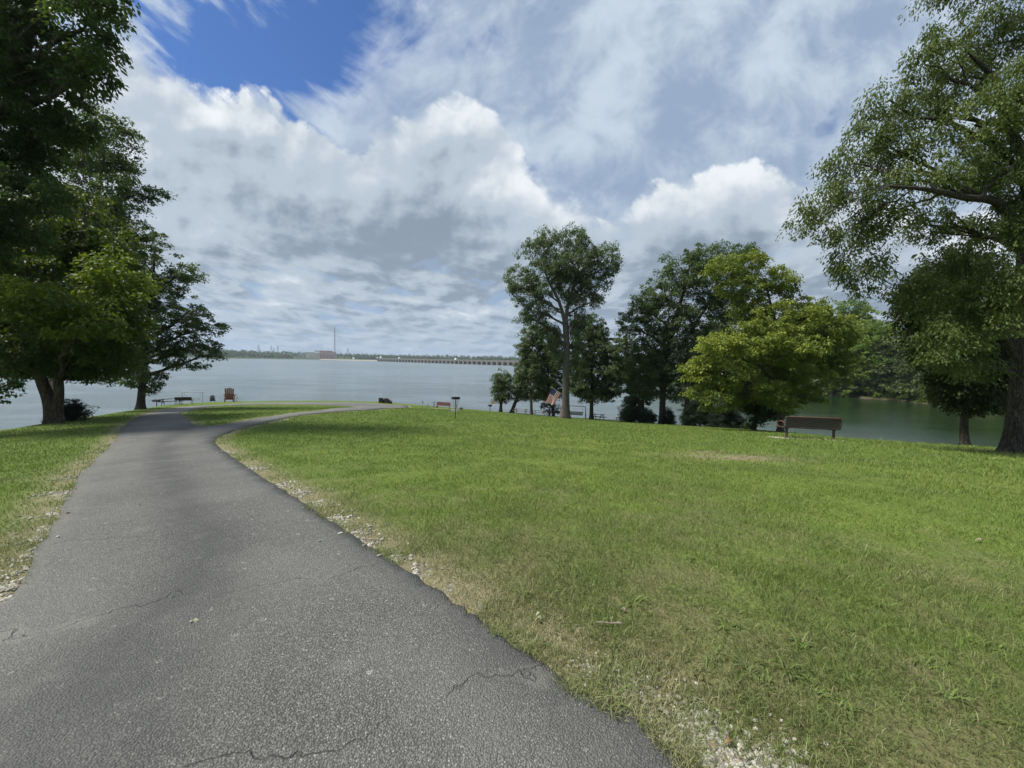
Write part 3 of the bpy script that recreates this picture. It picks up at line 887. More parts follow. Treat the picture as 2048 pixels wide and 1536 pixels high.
def leaves(r, centers, size, per, leaf, flat=.45, droop=.25, origin=None, aspect=.55):
    """kite-shaped leaves in sprays round the centers"""
    n = len(centers) * per
    c = np.repeat(centers, per, 0); sz = np.repeat(size, per)
    d = r.normal(0, 1, (n, 3)); d /= np.linalg.norm(d, axis=1)[:, None]
    q = r.random(n) ** .5
    off = d * (q * sz)[:, None]; off[:, 2] *= flat
    hor = np.hypot(off[:, 0], off[:, 1])
    off[:, 2] -= droop * hor ** 2 / (sz + 1e-6)
    p = c + off
    # axis points outward and down; face normal mostly up
    ax = off * np.array([1, 1, .3]) + r.normal(0, .5, (n, 3)) * sz[:, None] * .6; ax[:, 2] -= sz * (.15 + droop)
    ax /= np.linalg.norm(ax, axis=1)[:, None] + 1e-9
    nr = np.array([[0, 0, 1.0]]) + r.normal(0, .55, (n, 3))
    sd_ = np.cross(ax, nr); sd_ /= np.linalg.norm(sd_, axis=1)[:, None] + 1e-9
    L = leaf * r.uniform(.6, 1.35, n); W = L * aspect
    V = np.empty((n, 4, 3))
    V[:, 0] = p - ax * (L / 2)[:, None]; V[:, 2] = p + ax * (L / 2)[:, None]
    mid = p - ax * (L * .08)[:, None]; cup = np.cross(sd_, ax) * (L * .10)[:, None]
    V[:, 1] = mid + sd_ * (W / 2)[:, None] + cup; V[:, 3] = mid - sd_ * (W / 2)[:, None] + cup
    return V

def crown_points(r, blobs, dens, size_k):
    """spray centres in the shells of the blobs; each blob (c, (rx,ry,rz), tint)"""
    C, S, T, B = [], [], [], []
    for bi, (c, rad, tn) in enumerate(blobs):
        c = np.asarray(c, float); rad = np.asarray(rad, float)
        k = max(6, int(dens * (rad[0] * rad[1] + rad[0] * rad[2] + rad[1] * rad[2]) / 3))
        d = r.normal(0, 1, (k, 3)); d /= np.linalg.norm(d, axis=1)[:, None]
        q = 1 - .55 * r.random(k) ** 1.6
        lob = 1 + .16 * np.sin(d[:, 0] * 5 + bi) * np.sin(d[:, 2] * 4 + bi * 2) + .12 * np.sin(d[:, 1] * 7 + bi)
        p = c + d * rad * (q * lob)[:, None]
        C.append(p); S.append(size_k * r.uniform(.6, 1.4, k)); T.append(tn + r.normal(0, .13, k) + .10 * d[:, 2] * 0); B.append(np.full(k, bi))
    return np.concatenate(C), np.concatenate(S), np.concatenate(T), np.concatenate(B)

def tree(name, label, cat, base, trunk, blobs, leafmat, barkmat, leaf=.12, per=60, dens=9.0, size_k=.55, seed=1, twigs=.5, flat=.45, droop=.25,
         group=None, limbs=True, grow=None, aspect=.55, flare=1.5, collect=None, inner=True, bleaf=None):
    """trunk: list of stems, each a list of (x,y,z,radius) in world metres; blobs in world metres"""
    r = np.random.default_rng(seed); base = np.asarray(base, float)
    dist = math.hypot(base[0], base[1])
    dens = dens * (2.9 if dist > 26 else 1.75); flat = min(.85, flat + .2); size_k *= 1.05
    if grow is None: grow = 1.12 if 26 < dist < 90 else 1.0
    blobs = [(c, tuple(q * grow for q in rd), tn) for c, rd, tn in blobs]
    root = empty(name, base, 0, label, cat, group)
    C, S, T, B = crown_points(r, blobs, dens, size_k)
    V = leaves(r, C, S, per, leaf, flat, droop, aspect=aspect)
    tl = np.repeat(T, per) + r.normal(0, .12, len(V))
    F = (np.arange(len(V))[:, None] * 4 + np.arange(4)[None])
    V = V.reshape(-1, 3) - base
    LEAF_COUNT.append((label[:30], len(F)))
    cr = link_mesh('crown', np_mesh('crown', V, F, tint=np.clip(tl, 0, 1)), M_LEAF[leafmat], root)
    paths = []
    stems = []
    for si, st in enumerate(trunk):
        st = np.array(st, float)
        P = np.array(cat_rom([p[:3] for p in st], 5)); R = np.interp(np.linspace(0, 1, len(P)), np.linspace(0, 1, len(st)), st[:, 3])
        hh = P[:, 2] - P[0, 2]
        if flare and si >= 0 and abs(P[0, 2] - base[2]) < .5:
            R = R * (1 + (flare - 1) * np.exp(-np.abs(hh) / (R[0] * 1.3)))
            P = np.vstack([P[0] - [0, 0, .35], P]); R = np.concatenate([[R[0] * 1.1], R])
        paths.append((P, R)); stems.append((P, R))
    if limbs:
        for bi, (c, rad, tn) in enumerate(blobs):
            c = np.asarray(c, float)
            # attach at the stem point lying below the blob
            best = None
            for P, R in stems:
                tgt = c[2] - .45 * np.hypot(P[:, 0] - c[0], P[:, 1] - c[1]) - .3 * rad[2]
                cost = np.linalg.norm(P - c, axis=1) + 2.0 * np.abs(P[:, 2] - tgt) + np.where(P[:, 2] < base[2] + .18 * (stems[0][0][-1, 2] - base[2]), 60, 0)
                i = int(np.argmin(cost))
                if best is None or cost[i] < best[0]: best = (cost[i], P[i], R[i])
            a, ra = best[1], best[2]
            L = np.linalg.norm(c - a)
            rl_ = min(ra * .62, .035 * L + .03)
            bend = np.array([r.normal(0, .06) * L, r.normal(0, .06) * L, r.uniform(.02, .14) * L])
            lim = bez(a, c, bend, 9); lim[1:-1] += r.normal(0, .018 * L, (7, 3))
            paths.append((lim, np.linspace(rl_, rl_ * .3, 9)))
            idx = np.nonzero(B == bi)[0]
            if twigs and len(idx):
                pick = r.choice(idx, min(len(idx), max(4, int(len(idx) * twigs))), replace=False)
                for q in pick:
                    t = r.uniform(.35, 1.0); k = min(8, int(t * 8)); s0 = lim[k]
                    Lq = np.linalg.norm(C[q] - s0)
                    tw = bez(s0, C[q], np.array([0, 0, .10 * Lq]) + r.normal(0, .06 * Lq, 3), 5)
                    paths.append((tw, np.linspace(max(.012, rl_ * .3 * (1.15 - .5 * t)), .007, 5)))
    V, F = tube_arrays(paths)
    link_mesh('trunk', np_mesh('trunk', V - base, F, smooth=True), M_BARK[barkmat], root)
    return root

def B_(px, py, rx, ry, y, dy=0.0, tone=.4, depth=None):
    """crown lobe: photo pixel centre and radii at distance y + dy"""
    c = at(px, py, y + dy); k = (y + dy) / FPX
    return (c, (rx * k, (depth if depth else (rx + ry) / 2) * k, ry * k), tone)
def stem(pts, y, rr):
    """stem from photo pixels; rr radii in metres; entries (px, py[, dy])"""
    out = []
    for p, r_ in zip(pts, rr):
        q = at(p[0], p[1], y + (p[2] if len(p) > 2 else 0)); out.append((*q, r_))
    return out
def foot(px, py, y):
    q = at(px, py, y); return np.array([q[0], q[1], gz(q[0], q[1])])
def stem_g(pts, y, rr):
    s = stem(pts, y, rr); f = gz(s[0][0], s[0][1]); s[0] = (s[0][0], s[0][1], f - .05, s[0][3]); return s

SHORE = 'trees along the lake shore'
# 1 - the double-stemmed maple by the left edge
Y = 21.0
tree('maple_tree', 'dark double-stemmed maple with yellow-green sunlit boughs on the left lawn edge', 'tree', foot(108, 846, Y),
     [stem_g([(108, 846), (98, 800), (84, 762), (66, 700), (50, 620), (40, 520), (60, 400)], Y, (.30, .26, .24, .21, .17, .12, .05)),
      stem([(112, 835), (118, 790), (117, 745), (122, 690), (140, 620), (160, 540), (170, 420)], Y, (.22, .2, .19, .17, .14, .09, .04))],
     [B_(60, 600, 90, 38, Y, -4.5, .62), B_(150, 640, 85, 38, Y, -4.0, .55), B_(225, 556, 55, 44, Y, -1, .80), B_(200, 640, 70, 34, Y, -2, .45),  # lobe tones put sunlit and shaded boughs into the leaf colour
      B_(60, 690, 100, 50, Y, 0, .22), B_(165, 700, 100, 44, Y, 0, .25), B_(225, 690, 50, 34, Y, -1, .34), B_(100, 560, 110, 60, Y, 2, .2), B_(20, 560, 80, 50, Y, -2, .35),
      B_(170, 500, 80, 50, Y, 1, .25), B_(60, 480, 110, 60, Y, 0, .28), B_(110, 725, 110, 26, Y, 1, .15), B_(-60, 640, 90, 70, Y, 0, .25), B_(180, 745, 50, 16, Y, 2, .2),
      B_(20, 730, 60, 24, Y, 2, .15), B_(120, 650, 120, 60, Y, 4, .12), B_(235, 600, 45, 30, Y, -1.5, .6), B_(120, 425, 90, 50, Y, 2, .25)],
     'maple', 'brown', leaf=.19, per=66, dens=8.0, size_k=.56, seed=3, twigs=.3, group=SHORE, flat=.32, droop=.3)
# 2 - tall near tree at the far left, foot outside the picture
Y = 15.0
bx = at(-330, 900, Y)
tree('tall_tree', 'very tall dark green tree leaning in from the far left, filling the top left corner', 'tree', (bx[0], bx[1], gz(bx[0], bx[1])),
     [stem_g([(-330, 900), (-300, 700), (-240, 450), (-160, 200), (-80, -60)], Y, (.55, .45, .36, .26, .12))],
     [B_(60, 90, 110, 80, Y, 0, .28), B_(165, 60, 62, 66, Y, -1, .42), B_(178, 150, 46, 46, Y, 0, .3), B_(90, 200, 100, 70, Y, 1, .2), B_(-20, 260, 100, 90, Y, 1, .2), B_(130, 250, 60, 40, Y, 1, .22),
      B_(20, 380, 110, 60, Y, 0, .30), B_(60, 320, 80, 50, Y, 2, .15), B_(120, -60, 130, 70, Y, 0, .3), B_(-60, 0, 120, 110, Y, -1, .25), B_(-90, 480, 110, 80, Y, -1, .25),
      B_(-40, 150, 100, 100, Y, 1, .18), B_(200, -20, 40, 40, Y, -1, .35), B_(30, 450, 70, 36, Y, 0, .4), B_(-160, 330, 110, 120, Y, 0, .2), B_(-40, 770, 62, 34, Y, -1, .15)],
     'dark', 'dark', leaf=.155, per=74, dens=11.0, size_k=.40, seed=8, twigs=.22, group=SHORE, flat=.5, droop=.5, grow=.86)
# 3 - rounded oak tops behind, right of the tall tree
Y = 33.0
tree('oak_tree', 'dark oak with rounded boughs standing between the double maple and the tall oak', 'tree', foot(104, 838, 27),
     [stem_g([(104, 838, -6), (115, 700, -3), (150, 560), (190, 420), (210, 300)], Y, (.3, .28, .22, .16, .06))],
     [B_(222, 258, 44, 36, Y, 0, .42), B_(205, 320, 66, 36, Y, 0, .3), B_(285, 384, 40, 26, Y, 0, .5), B_(240, 385, 34, 34, Y, -1, .8), B_(180, 400, 80, 50, Y, 0, .3), B_(235, 455, 50, 36, Y, 0, .25), B_(160, 480, 90, 60, Y, 1, .2),
      B_(225, 520, 60, 40, Y, 2, .25), B_(235, 330, 30, 26, Y, 1, .4), B_(230, 640, 60, 60, Y, 2, .2), B_(150, 300, 60, 60, Y, 1, .25), B_(225, 740, 50, 30, Y, 2, .25)],
     'dark', 'dark', leaf=.21, per=50, dens=6.0, size_k=.55, seed=13, twigs=.3, group=SHORE, grow=.95)
# 4 - the oak standing clear
Y = 38.5
tree('oak_tree', 'tall dark oak standing clear beside the charcoal grill, boughs reaching over the lake', 'tree', foot(282, 817, Y),
     [stem_g([(282, 817), (284, 780), (290, 720), (296, 650), (304, 580), (308, 530), (310, 505)], Y, (.33, .29, .26, .21, .15, .09, .03))],
     [B_(308, 492, 34, 28, Y, 0, .3), B_(288, 530, 34, 34, Y, 0, .25), B_(372, 548, 38, 22, Y, 0, .45), B_(345, 570, 40, 30, Y, 0, .3), B_(315, 600, 40, 40, Y, 2, .2), B_(275, 600, 36, 40, Y, 0, .22),
      B_(380, 620, 46, 18, Y, -1, .35), B_(345, 650, 60, 22, Y, 0, .28), B_(415, 655, 40, 17, Y, 0, .38), B_(385, 690, 56, 20, Y, 0, .25), B_(330, 700, 50, 26, Y, 0, .2),
      B_(270, 680, 46, 40, Y, 0, .2), B_(375, 728, 36, 14, Y, 0, .35), B_(290, 755, 44, 22, Y, 0, .3), B_(255, 762, 30, 14, Y, 0, .5), B_(425, 710, 24, 14, Y, 1, .4), B_(250, 720, 40, 30, Y, 1, .25), B_(296, 780, 20, 9, Y, 0, .25),
      B_(260, 560, 36, 40, Y, 1, .3), B_(255, 500, 30, 30, Y, 2, .25)],
     'oak', 'dark', leaf=.23, per=44, dens=5.6, size_k=.5, seed=17, twigs=.4, group=SHORE, flat=.38, grow=.96)
# 5 - tall single trunk in the middle
Y = 45.0
tree('elm_tree', 'tall slender tree with a bare trunk and drooping crown behind the large flag', 'tree', foot(1130, 832, Y),
     [stem_g([(1130, 833), (1131, 800), (1132, 740), (1133, 690), (1130, 640)], Y, (.52, .42, .38, .36, .33)),
      stem([(1130, 645), (1122, 615), (1112, 590), (1096, 560), (1085, 520)], Y, (.26, .2, .17, .12, .06)),
      stem([(1131, 645), (1136, 610), (1148, 570), (1160, 520), (1165, 480)], Y, (.26, .21, .18, .12, .05))],
     [B_(1095, 475, 26, 20, Y, 0, .45), B_(1075, 505, 34, 30, Y, 0, .4), B_(1150, 478, 34, 24, Y, 0, .45), B_(1160, 520, 46, 36, Y, 0, .38), B_(1120, 530, 44, 34, Y, -1, .35), B_(1205, 520, 34, 34, Y, 0, .42),
      B_(1040, 558, 34, 26, Y, 0, .4), B_(1062, 590, 36, 26, Y, 0, .35), B_(1105, 560, 40, 30, Y, 1, .25), B_(1150, 570, 40, 30, Y, 1, .28), B_(1190, 570, 34, 30, Y, 0, .4), B_(1075, 620, 34, 22, Y, 0, .35),
      B_(1150, 600, 26, 20, Y, 0, .4), B_(1190, 602, 18, 14, Y, 0, .4), B_(1052, 636, 20, 14, Y, 0, .4), B_(1225, 530, 14, 20, Y, 0, .5), B_(1020, 568, 14, 14, Y, 0, .5),
      B_(1112, 700, 16, 34, Y, .5, .35), B_(1156, 720, 16, 40, Y, .5, .35), B_(1150, 640, 22, 26, Y, .5, .4), B_(1105, 670, 14, 26, Y, .5, .35), B_(1150, 680, 16, 34, Y, .5, .4), B_(1165, 640, 20, 12, Y, 0, .4), B_(1082, 655, 20, 20, Y, 0, .35)],
     'elm', 'grey', leaf=.20, per=44, dens=7.4, size_k=.46, seed=23, grow=1.02, twigs=.4, group=SHORE, flat=.6, droop=.55)
# 6..13 the row of small trees by the picnic tables
def small(label, px, py, Y, stems_, blobs, mat, bark, seed, leaf=.19, per=46, dens=8, size_k=.45, cat='tree', name='small_tree', **k):
    return tree(name, label, cat, foot(px, py, Y), [stem_g(s, Y, rr) for s, rr in stems_], blobs, mat, bark, leaf=leaf, per=per, dens=dens, size_k=size_k, seed=seed, group=SHORE, **{'grow': 1.26, **k})
Y = 58
small('small round-topped tree nearest the open lake, beside the small flag', 1001, 823, Y, [([(1001, 823), (1003, 790), (1004, 760)], (.24, .19, .08))],
      [B_(1004, 758, 13, 16, Y), B_(997, 780, 12, 18, Y, 0, .35), B_(1010, 784, 10, 16, Y, 0, .3), B_(1002, 798, 12, 8, Y, 0, .3)], 'oak', 'brown', 31, leaf=.24)
small('small tree with a trunk leaning right beside the grey picnic table', 1022, 825, Y, [([(1023, 825), (1031, 803), (1040, 780), (1046, 750)], (.28, .24, .2, .08))],
      [B_(1045, 742, 16, 16, Y, 0, .55), B_(1032, 768, 18, 20, Y, 0, .4), B_(1058, 770, 20, 24, Y, 0, .3), B_(1030, 790, 14, 10, Y, 0, .35), B_(1064, 790, 16, 8, Y, 0, .3)], 'elm', 'dark', 32, leaf=.24)
Y = 56
small('slim tree with thin top boughs over the lake, left of the slender tree', 1062, 827, Y, [([(1063, 827), (1062, 800), (1060, 740), (1065, 690)], (.24, .2, .14, .05))],
      [B_(1062, 672, 20, 20, Y, 0, .5), B_(1048, 700, 16, 14, Y, 0, .65), B_(1070, 705, 24, 24, Y, 0, .35), B_(1072, 740, 24, 26, Y, 0, .3), B_(1085, 775, 24, 18, Y, 0, .3), B_(1060, 720, 16, 14, Y, 1, .5)], 'elm', 'grey', 33, leaf=.24)
small('slim dark tree just left of the slender trunk, behind the large flag', 1106, 830, Y, [([(1107, 830), (1106, 790), (1102, 720), (1100, 680)], (.2, .17, .12, .05))],
      [B_(1095, 680, 20, 24, Y, 0, .3), B_(1108, 720, 22, 30, Y, 0, .25), B_(1100, 760, 26, 24, Y, 0, .25), B_(1088, 790, 22, 9, Y, 0, .25), B_(1118, 785, 14, 12, Y, 0, .3)], 'oak', 'dark', 34, leaf=.24)
small('low dark bush behind the large flag', 1100, 828, 57, [([(1099, 828), (1100, 815)], (.1, .05))],
      [B_(1096, 816, 12, 9, 57, 0, .25), B_(1112, 818, 8, 8, 57, 0, .3)], 'cedar', 'dark', 35, name='bush', cat='bush', leaf=.2)
Y = 52
small('dark round tree over the end picnic table, right of the glider swing', 1183, 834, Y, [([(1183, 834), (1183, 800), (1184, 740), (1180, 680)], (.28, .24, .2, .06))],
      [B_(1190, 655, 20, 22, Y, 0, .3), B_(1172, 690, 26, 28, Y, 0, .3), B_(1205, 690, 20, 30, Y, 0, .35), B_(1160, 730, 26, 20, Y, 0, .42), B_(1195, 740, 34, 22, Y, 0, .25), B_(1215, 770, 26, 18, Y, 0, .25),
       B_(1170, 775, 30, 20, Y, 0, .3), B_(1195, 792, 34, 10, Y, 0, .2), B_(1150, 770, 14, 16, Y, 0, .5), B_(1228, 745, 20, 20, Y, 1, .3)], 'oak', 'dark', 36, leaf=.24)
Y = 50
small('olive tree with a pale fringe, between the round tree and the great dark oak', 1262, 842, Y, [([(1262, 842), (1262, 790), (1256, 730), (1250, 700)], (.24, .2, .14, .05))],
      [B_(1248, 702, 26, 26, Y, 0, .5), B_(1262, 730, 30, 20, Y, 0, .4), B_(1240, 745, 26, 18, Y, 0, .5), B_(1268, 768, 30, 22, Y, 0, .25), B_(1275, 795, 24, 18, Y, 0, .2)], 'elm', 'dark', 37, leaf=.25)
def cedar(label, px, py, Y, w, h, seed, tone=.35, name='cedar_shrub', group='cedar shrubs at the lawn edge', leafmat='cedar', cat='shrub', leaf=.15):
    b = [B_(px, py - h * .3, w * .5, h * .34, Y, 0, tone), B_(px - w * .22, py - h * .25, w * .28, h * .25, Y, 0, tone), B_(px + w * .22, py - h * .25, w * .28, h * .25, Y, 0, tone), B_(px, py - h * .7, w * .3, h * .28, Y, 0, tone + .1)]
    b += [B_(px + w * .1, py - h * .45, w * .42, h * .3, Y, .4, tone * .6), B_(px - w * .3, py - h * .12, w * .22, h * .14, Y, -.2, tone), B_(px + w * .32, py - h * .12, w * .22, h * .14, Y, -.2, tone)]
    t = tree(name, label, cat, foot(px, py, Y), [stem_g([(px, py), (px, py - h * .4), (px, py - h * .85)], Y, (.09, .06, .02))], b, leafmat, 'dark', leaf=leaf, per=60, dens=22, size_k=.32, seed=seed, group=group, aspect=.3, droop=-.2)
    return t
cedar('spiky dark cedar shrub below the olive tree, left of a twin trunk', 1262, 843, 48, 44, 54, 41)
cedar('reddish brown cedar shrub between two dark trunks', 1296, 845, 47, 30, 28, 42, .6)
cedar('small narrow cedar sprig at the foot of the single dark trunk', 1338, 849, 45, 22, 34, 43)
cedar('wide dark cedar thicket under the yellow-green tree, left part', 1400, 852, 42, 70, 66, 44)
cedar('wide dark cedar thicket under the yellow-green tree, right part', 1452, 858, 40, 66, 58, 45)
cedar('tiny cedar seedling alone at the water edge left of the dark maple', 1494, 858, 36, 16, 12, 46)
cedar('low spiky shrub at the foot of the double-stemmed maple', 138, 841, 23, 56, 44, 47, .3, name='shrub', group=None)
# great dark oak
Y = 46
tree('oak_tree', 'great dark oak, the broadest crown of the central row', 'tree', foot(1325, 846, Y),
     [stem_g([(1325, 847), (1325, 800), (1328, 740), (1345, 660), (1365, 590), (1380, 530)], Y, (.40, .34, .32, .26, .18, .07)),
      stem([(1326, 790), (1340, 730), (1390, 650), (1430, 580), (1440, 530)], Y, (.24, .22, .18, .12, .05))],
     [B_(1420, 515, 44, 26, Y, 0, .4), B_(1365, 545, 40, 34, Y, 0, .4), B_(1480, 520, 30, 22, Y, 0, .4), B_(1320, 590, 40, 34, Y, 0, .38), B_(1410, 570, 50, 36, Y, 0, .3), B_(1280, 615, 28, 22, Y, 0, .5),
      B_(1265, 650, 30, 24, Y, 0, .55), B_(1330, 640, 50, 34, Y, 0, .3), B_(1400, 640, 50, 40, Y, 0, .2), B_(1350, 690, 56, 34, Y, 0, .2), B_(1295, 690, 40, 30, Y, 0, .3), B_(1460, 600, 40, 40, Y, 1, .25),
      B_(1340, 740, 50, 30, Y, 0, .22), B_(1400, 720, 46, 40, Y, 1, .15), B_(1345, 785, 30, 16, Y, 0, .3), B_(1300, 735, 40, 26, Y, 0, .22), B_(1500, 500, 14, 14, Y, 0, .4), B_(1450, 680, 44, 50, Y, 2, .15), B_(1290, 770, 26, 24, Y, 0, .2)],
     'oak', 'dark', leaf=.24, per=48, dens=5.6, size_k=.56, seed=51, twigs=.3, group=SHORE)
small('thick black trunk wrapped in creeper among the cedar thickets', 1374, 852, 43, [([(1374, 852), (1374, 820), (1378, 770), (1390, 700)], (.38, .34, .28, .1))],
      [B_(1385, 720, 34, 40, 43, 0, .15), B_(1378, 780, 20, 24, 43, 0, .15)], 'cedar', 'dark', 52, name='dark_tree', leaf=.2)
small('twin-stemmed dark tree rising through the cedar shrubs', 1280, 843, 47.5, [([(1281, 843), (1279, 800), (1272, 750)], (.17, .15, .1)), ([(1289, 844), (1286, 800), (1296, 750)], (.15, .13, .08))],
      [B_(1285, 770, 22, 16, 47.5, 0, .2), B_(1276, 752, 20, 18, 47.5, 0, .2)], 'oak', 'dark', 53, name='dark_tree', leaf=.2)
# black maple over the water
Y = 33
small('low maple with nearly black leaves hanging over the water left of the metal bench', 1508, 860, Y, [([(1508, 861), (1512, 830), (1520, 790)], (.16, .13, .08))],
      [B_(1500, 790, 26, 18, Y, 0, .15), B_(1522, 812, 34, 20, Y, 0, .1), B_(1486, 806, 18, 14, Y, 0, .15), B_(1540, 830, 24, 10, Y, 0, .1), B_(1508, 845, 12, 10, Y, 0, .12), B_(1530, 785, 30, 20, Y, 0, .15)], 'dark', 'dark', 55, name='maple_tree', leaf=.22)
# yellow-green tree
Y = 30.5
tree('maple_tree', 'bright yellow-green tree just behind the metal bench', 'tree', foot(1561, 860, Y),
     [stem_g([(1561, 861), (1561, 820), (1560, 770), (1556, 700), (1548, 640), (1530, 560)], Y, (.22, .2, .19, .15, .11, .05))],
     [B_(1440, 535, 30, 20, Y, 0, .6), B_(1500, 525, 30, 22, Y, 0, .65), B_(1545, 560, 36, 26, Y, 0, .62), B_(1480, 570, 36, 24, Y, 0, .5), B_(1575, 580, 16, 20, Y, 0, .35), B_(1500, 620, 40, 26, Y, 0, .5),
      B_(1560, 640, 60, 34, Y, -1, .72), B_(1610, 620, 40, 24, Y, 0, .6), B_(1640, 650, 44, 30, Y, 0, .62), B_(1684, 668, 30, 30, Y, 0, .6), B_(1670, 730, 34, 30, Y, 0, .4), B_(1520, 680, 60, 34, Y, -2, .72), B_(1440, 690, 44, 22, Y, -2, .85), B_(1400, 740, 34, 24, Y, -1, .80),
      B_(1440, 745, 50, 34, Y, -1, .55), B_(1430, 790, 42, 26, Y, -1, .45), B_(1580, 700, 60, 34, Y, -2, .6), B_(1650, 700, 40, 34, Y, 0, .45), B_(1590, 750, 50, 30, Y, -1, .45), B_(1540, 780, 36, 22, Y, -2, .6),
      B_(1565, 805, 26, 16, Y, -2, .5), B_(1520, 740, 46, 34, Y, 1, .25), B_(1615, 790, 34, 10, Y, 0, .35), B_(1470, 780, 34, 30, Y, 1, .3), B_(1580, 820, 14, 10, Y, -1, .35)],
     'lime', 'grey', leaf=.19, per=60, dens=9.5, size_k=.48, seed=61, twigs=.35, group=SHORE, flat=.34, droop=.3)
# 15 - the big tree on the right edge
Y = 14.0
tree('elm_tree', 'massive rough-barked tree at the right edge, branches hanging over the lawn', 'tree', foot(2024, 893, Y),
     [stem_g([(2026, 894), (2032, 850), (2038, 780), (2043, 700), (2048, 600), (2052, 480), (2062, 340), (2080, 180), (2090, 0)], Y, (.27, .25, .235, .225, .21, .19, .16, .12, .08)),
      stem([(2050, 500), (2000, 410, -.5), (1930, 395, -1), (1860, 380, -1.5), (1780, 372, -2)], Y, (.16, .13, .10, .07, .03)),
      stem([(2050, 560), (1990, 560, .6), (1930, 620, .8), (1890, 690, 1)], Y, (.09, .06, .035, .015)),
      stem([(2060, 330), (2010, 240, 0), (1990, 160, 0), (1940, 110, 0)], Y, (.17, .13, .09, .04))],
     [B_(1985, 90, 60, 44, Y, 1, .45), B_(2060, 40, 60, 50, Y, 0, .5), B_(1900, 70, 44, 34, Y, 0, .45), B_(1850, 130, 50, 34, Y, 0, .45), B_(1920, 160, 60, 44, Y, 1, .4), B_(1780, 200, 46, 36, Y, 0, .45), B_(1850, 220, 60, 44, Y, 1, .38),
      B_(1950, 250, 70, 50, Y, -1, .5), B_(2040, 180, 70, 70, Y, -1, .48), B_(1740, 275, 50, 34, Y, 0, .45), B_(1680, 335, 44, 34, Y, 0, .45), B_(1790, 300, 64, 44, Y, 0, .38), B_(1720, 380, 56, 36, Y, -.5, .45), B_(1640, 410, 44, 26, Y, 0, .5),
      B_(1610, 450, 34, 22, Y, 0, .5), B_(1850, 350, 70, 34, Y, -1, .5), B_(1780, 430, 60, 36, Y, 0, .42), B_(1700, 460, 60, 34, Y, 0, .42), B_(1690, 520, 36, 34, Y, 0, .48), B_(1720, 570, 30, 36, Y, 0, .5), B_(1930, 360, 60, 34, Y, 1, .35),
      B_(2030, 330, 60, 50, Y, -1, .5), B_(1860, 450, 60, 30, Y, 1, .35), B_(1960, 460, 60, 30, Y, 1, .35), B_(2050, 450, 60, 40, Y, -1, .45), B_(1900, 530, 60, 44, Y, 0, .3), B_(1990, 560, 50, 60, Y, -1, .4), B_(2090, 560, 50, 60, Y, -1, .45),
      B_(1840, 590, 34, 44, Y, 0, .35), B_(1910, 620, 60, 50, Y, 0, .32), B_(1980, 640, 40, 50, Y, -1, .5), B_(1870, 680, 40, 50, Y, -1, .45), B_(1930, 720, 44, 44, Y, 0, .3), B_(2100, 300, 60, 200, Y, 0, .4),
      B_(2160, 120, 90, 100, Y, 0, .4), B_(2200, 400, 100, 110, Y, 0, .4), B_(2000, -80, 110, 60, Y, 0, .4), B_(1760, 520, 26, 30, Y, 0, .5)],
     'willowy', 'dark', leaf=.115, per=72, dens=24.0, size_k=.36, seed=71, twigs=.28, group=SHORE, flat=.6, droop=.6, flare=1.55, aspect=.42)
# 16 - darker tree left of it
Y = 17.8
tree('dark_tree', 'narrow dark tree with drooping leaves just left of the massive trunk', 'tree', foot(1930, 888, Y),
     [stem_g([(1930, 889), (1928, 850), (1932, 800), (1935, 700), (1930, 600)], Y, (.17, .15, .13, .1, .04))],
     [B_(1850, 600, 44, 40, Y, 0, .35), B_(1900, 560, 60, 50, Y, 1, .25), B_(1980, 600, 60, 60, Y, 1, .2), B_(1850, 650, 36, 46, Y, 0, .35), B_(1815, 610, 20, 30, Y, 0, .45), B_(1880, 710, 34, 34, Y, 0, .4), B_(1930, 650, 60, 50, Y, 1, .12), B_(1960, 740, 50, 50, Y, 1, .12), B_(1915, 750, 44, 40, Y, 0, .15), B_(1900, 690, 44, 40, Y, 0, .45), B_(1990, 680, 40, 60, Y, 2, .12),
      B_(1890, 780, 26, 20, Y, 1, .35), B_(1940, 800, 40, 20, Y, 0, .2), B_(2090, 720, 60, 60, Y, 2, .3), B_(2080, 640, 50, 60, Y, 2, .3), B_(1990, 790, 30, 20, Y, 2, .25)],
     'shade', 'dark', leaf=.15, per=80, dens=17.0, size_k=.42, seed=77, twigs=.25, group=SHORE, flat=.6, droop=.55)

print('LEAVES', sum(c for _, c in LEAF_COUNT), sorted(LEAF_COUNT, key=lambda q: -q[1])[:8])

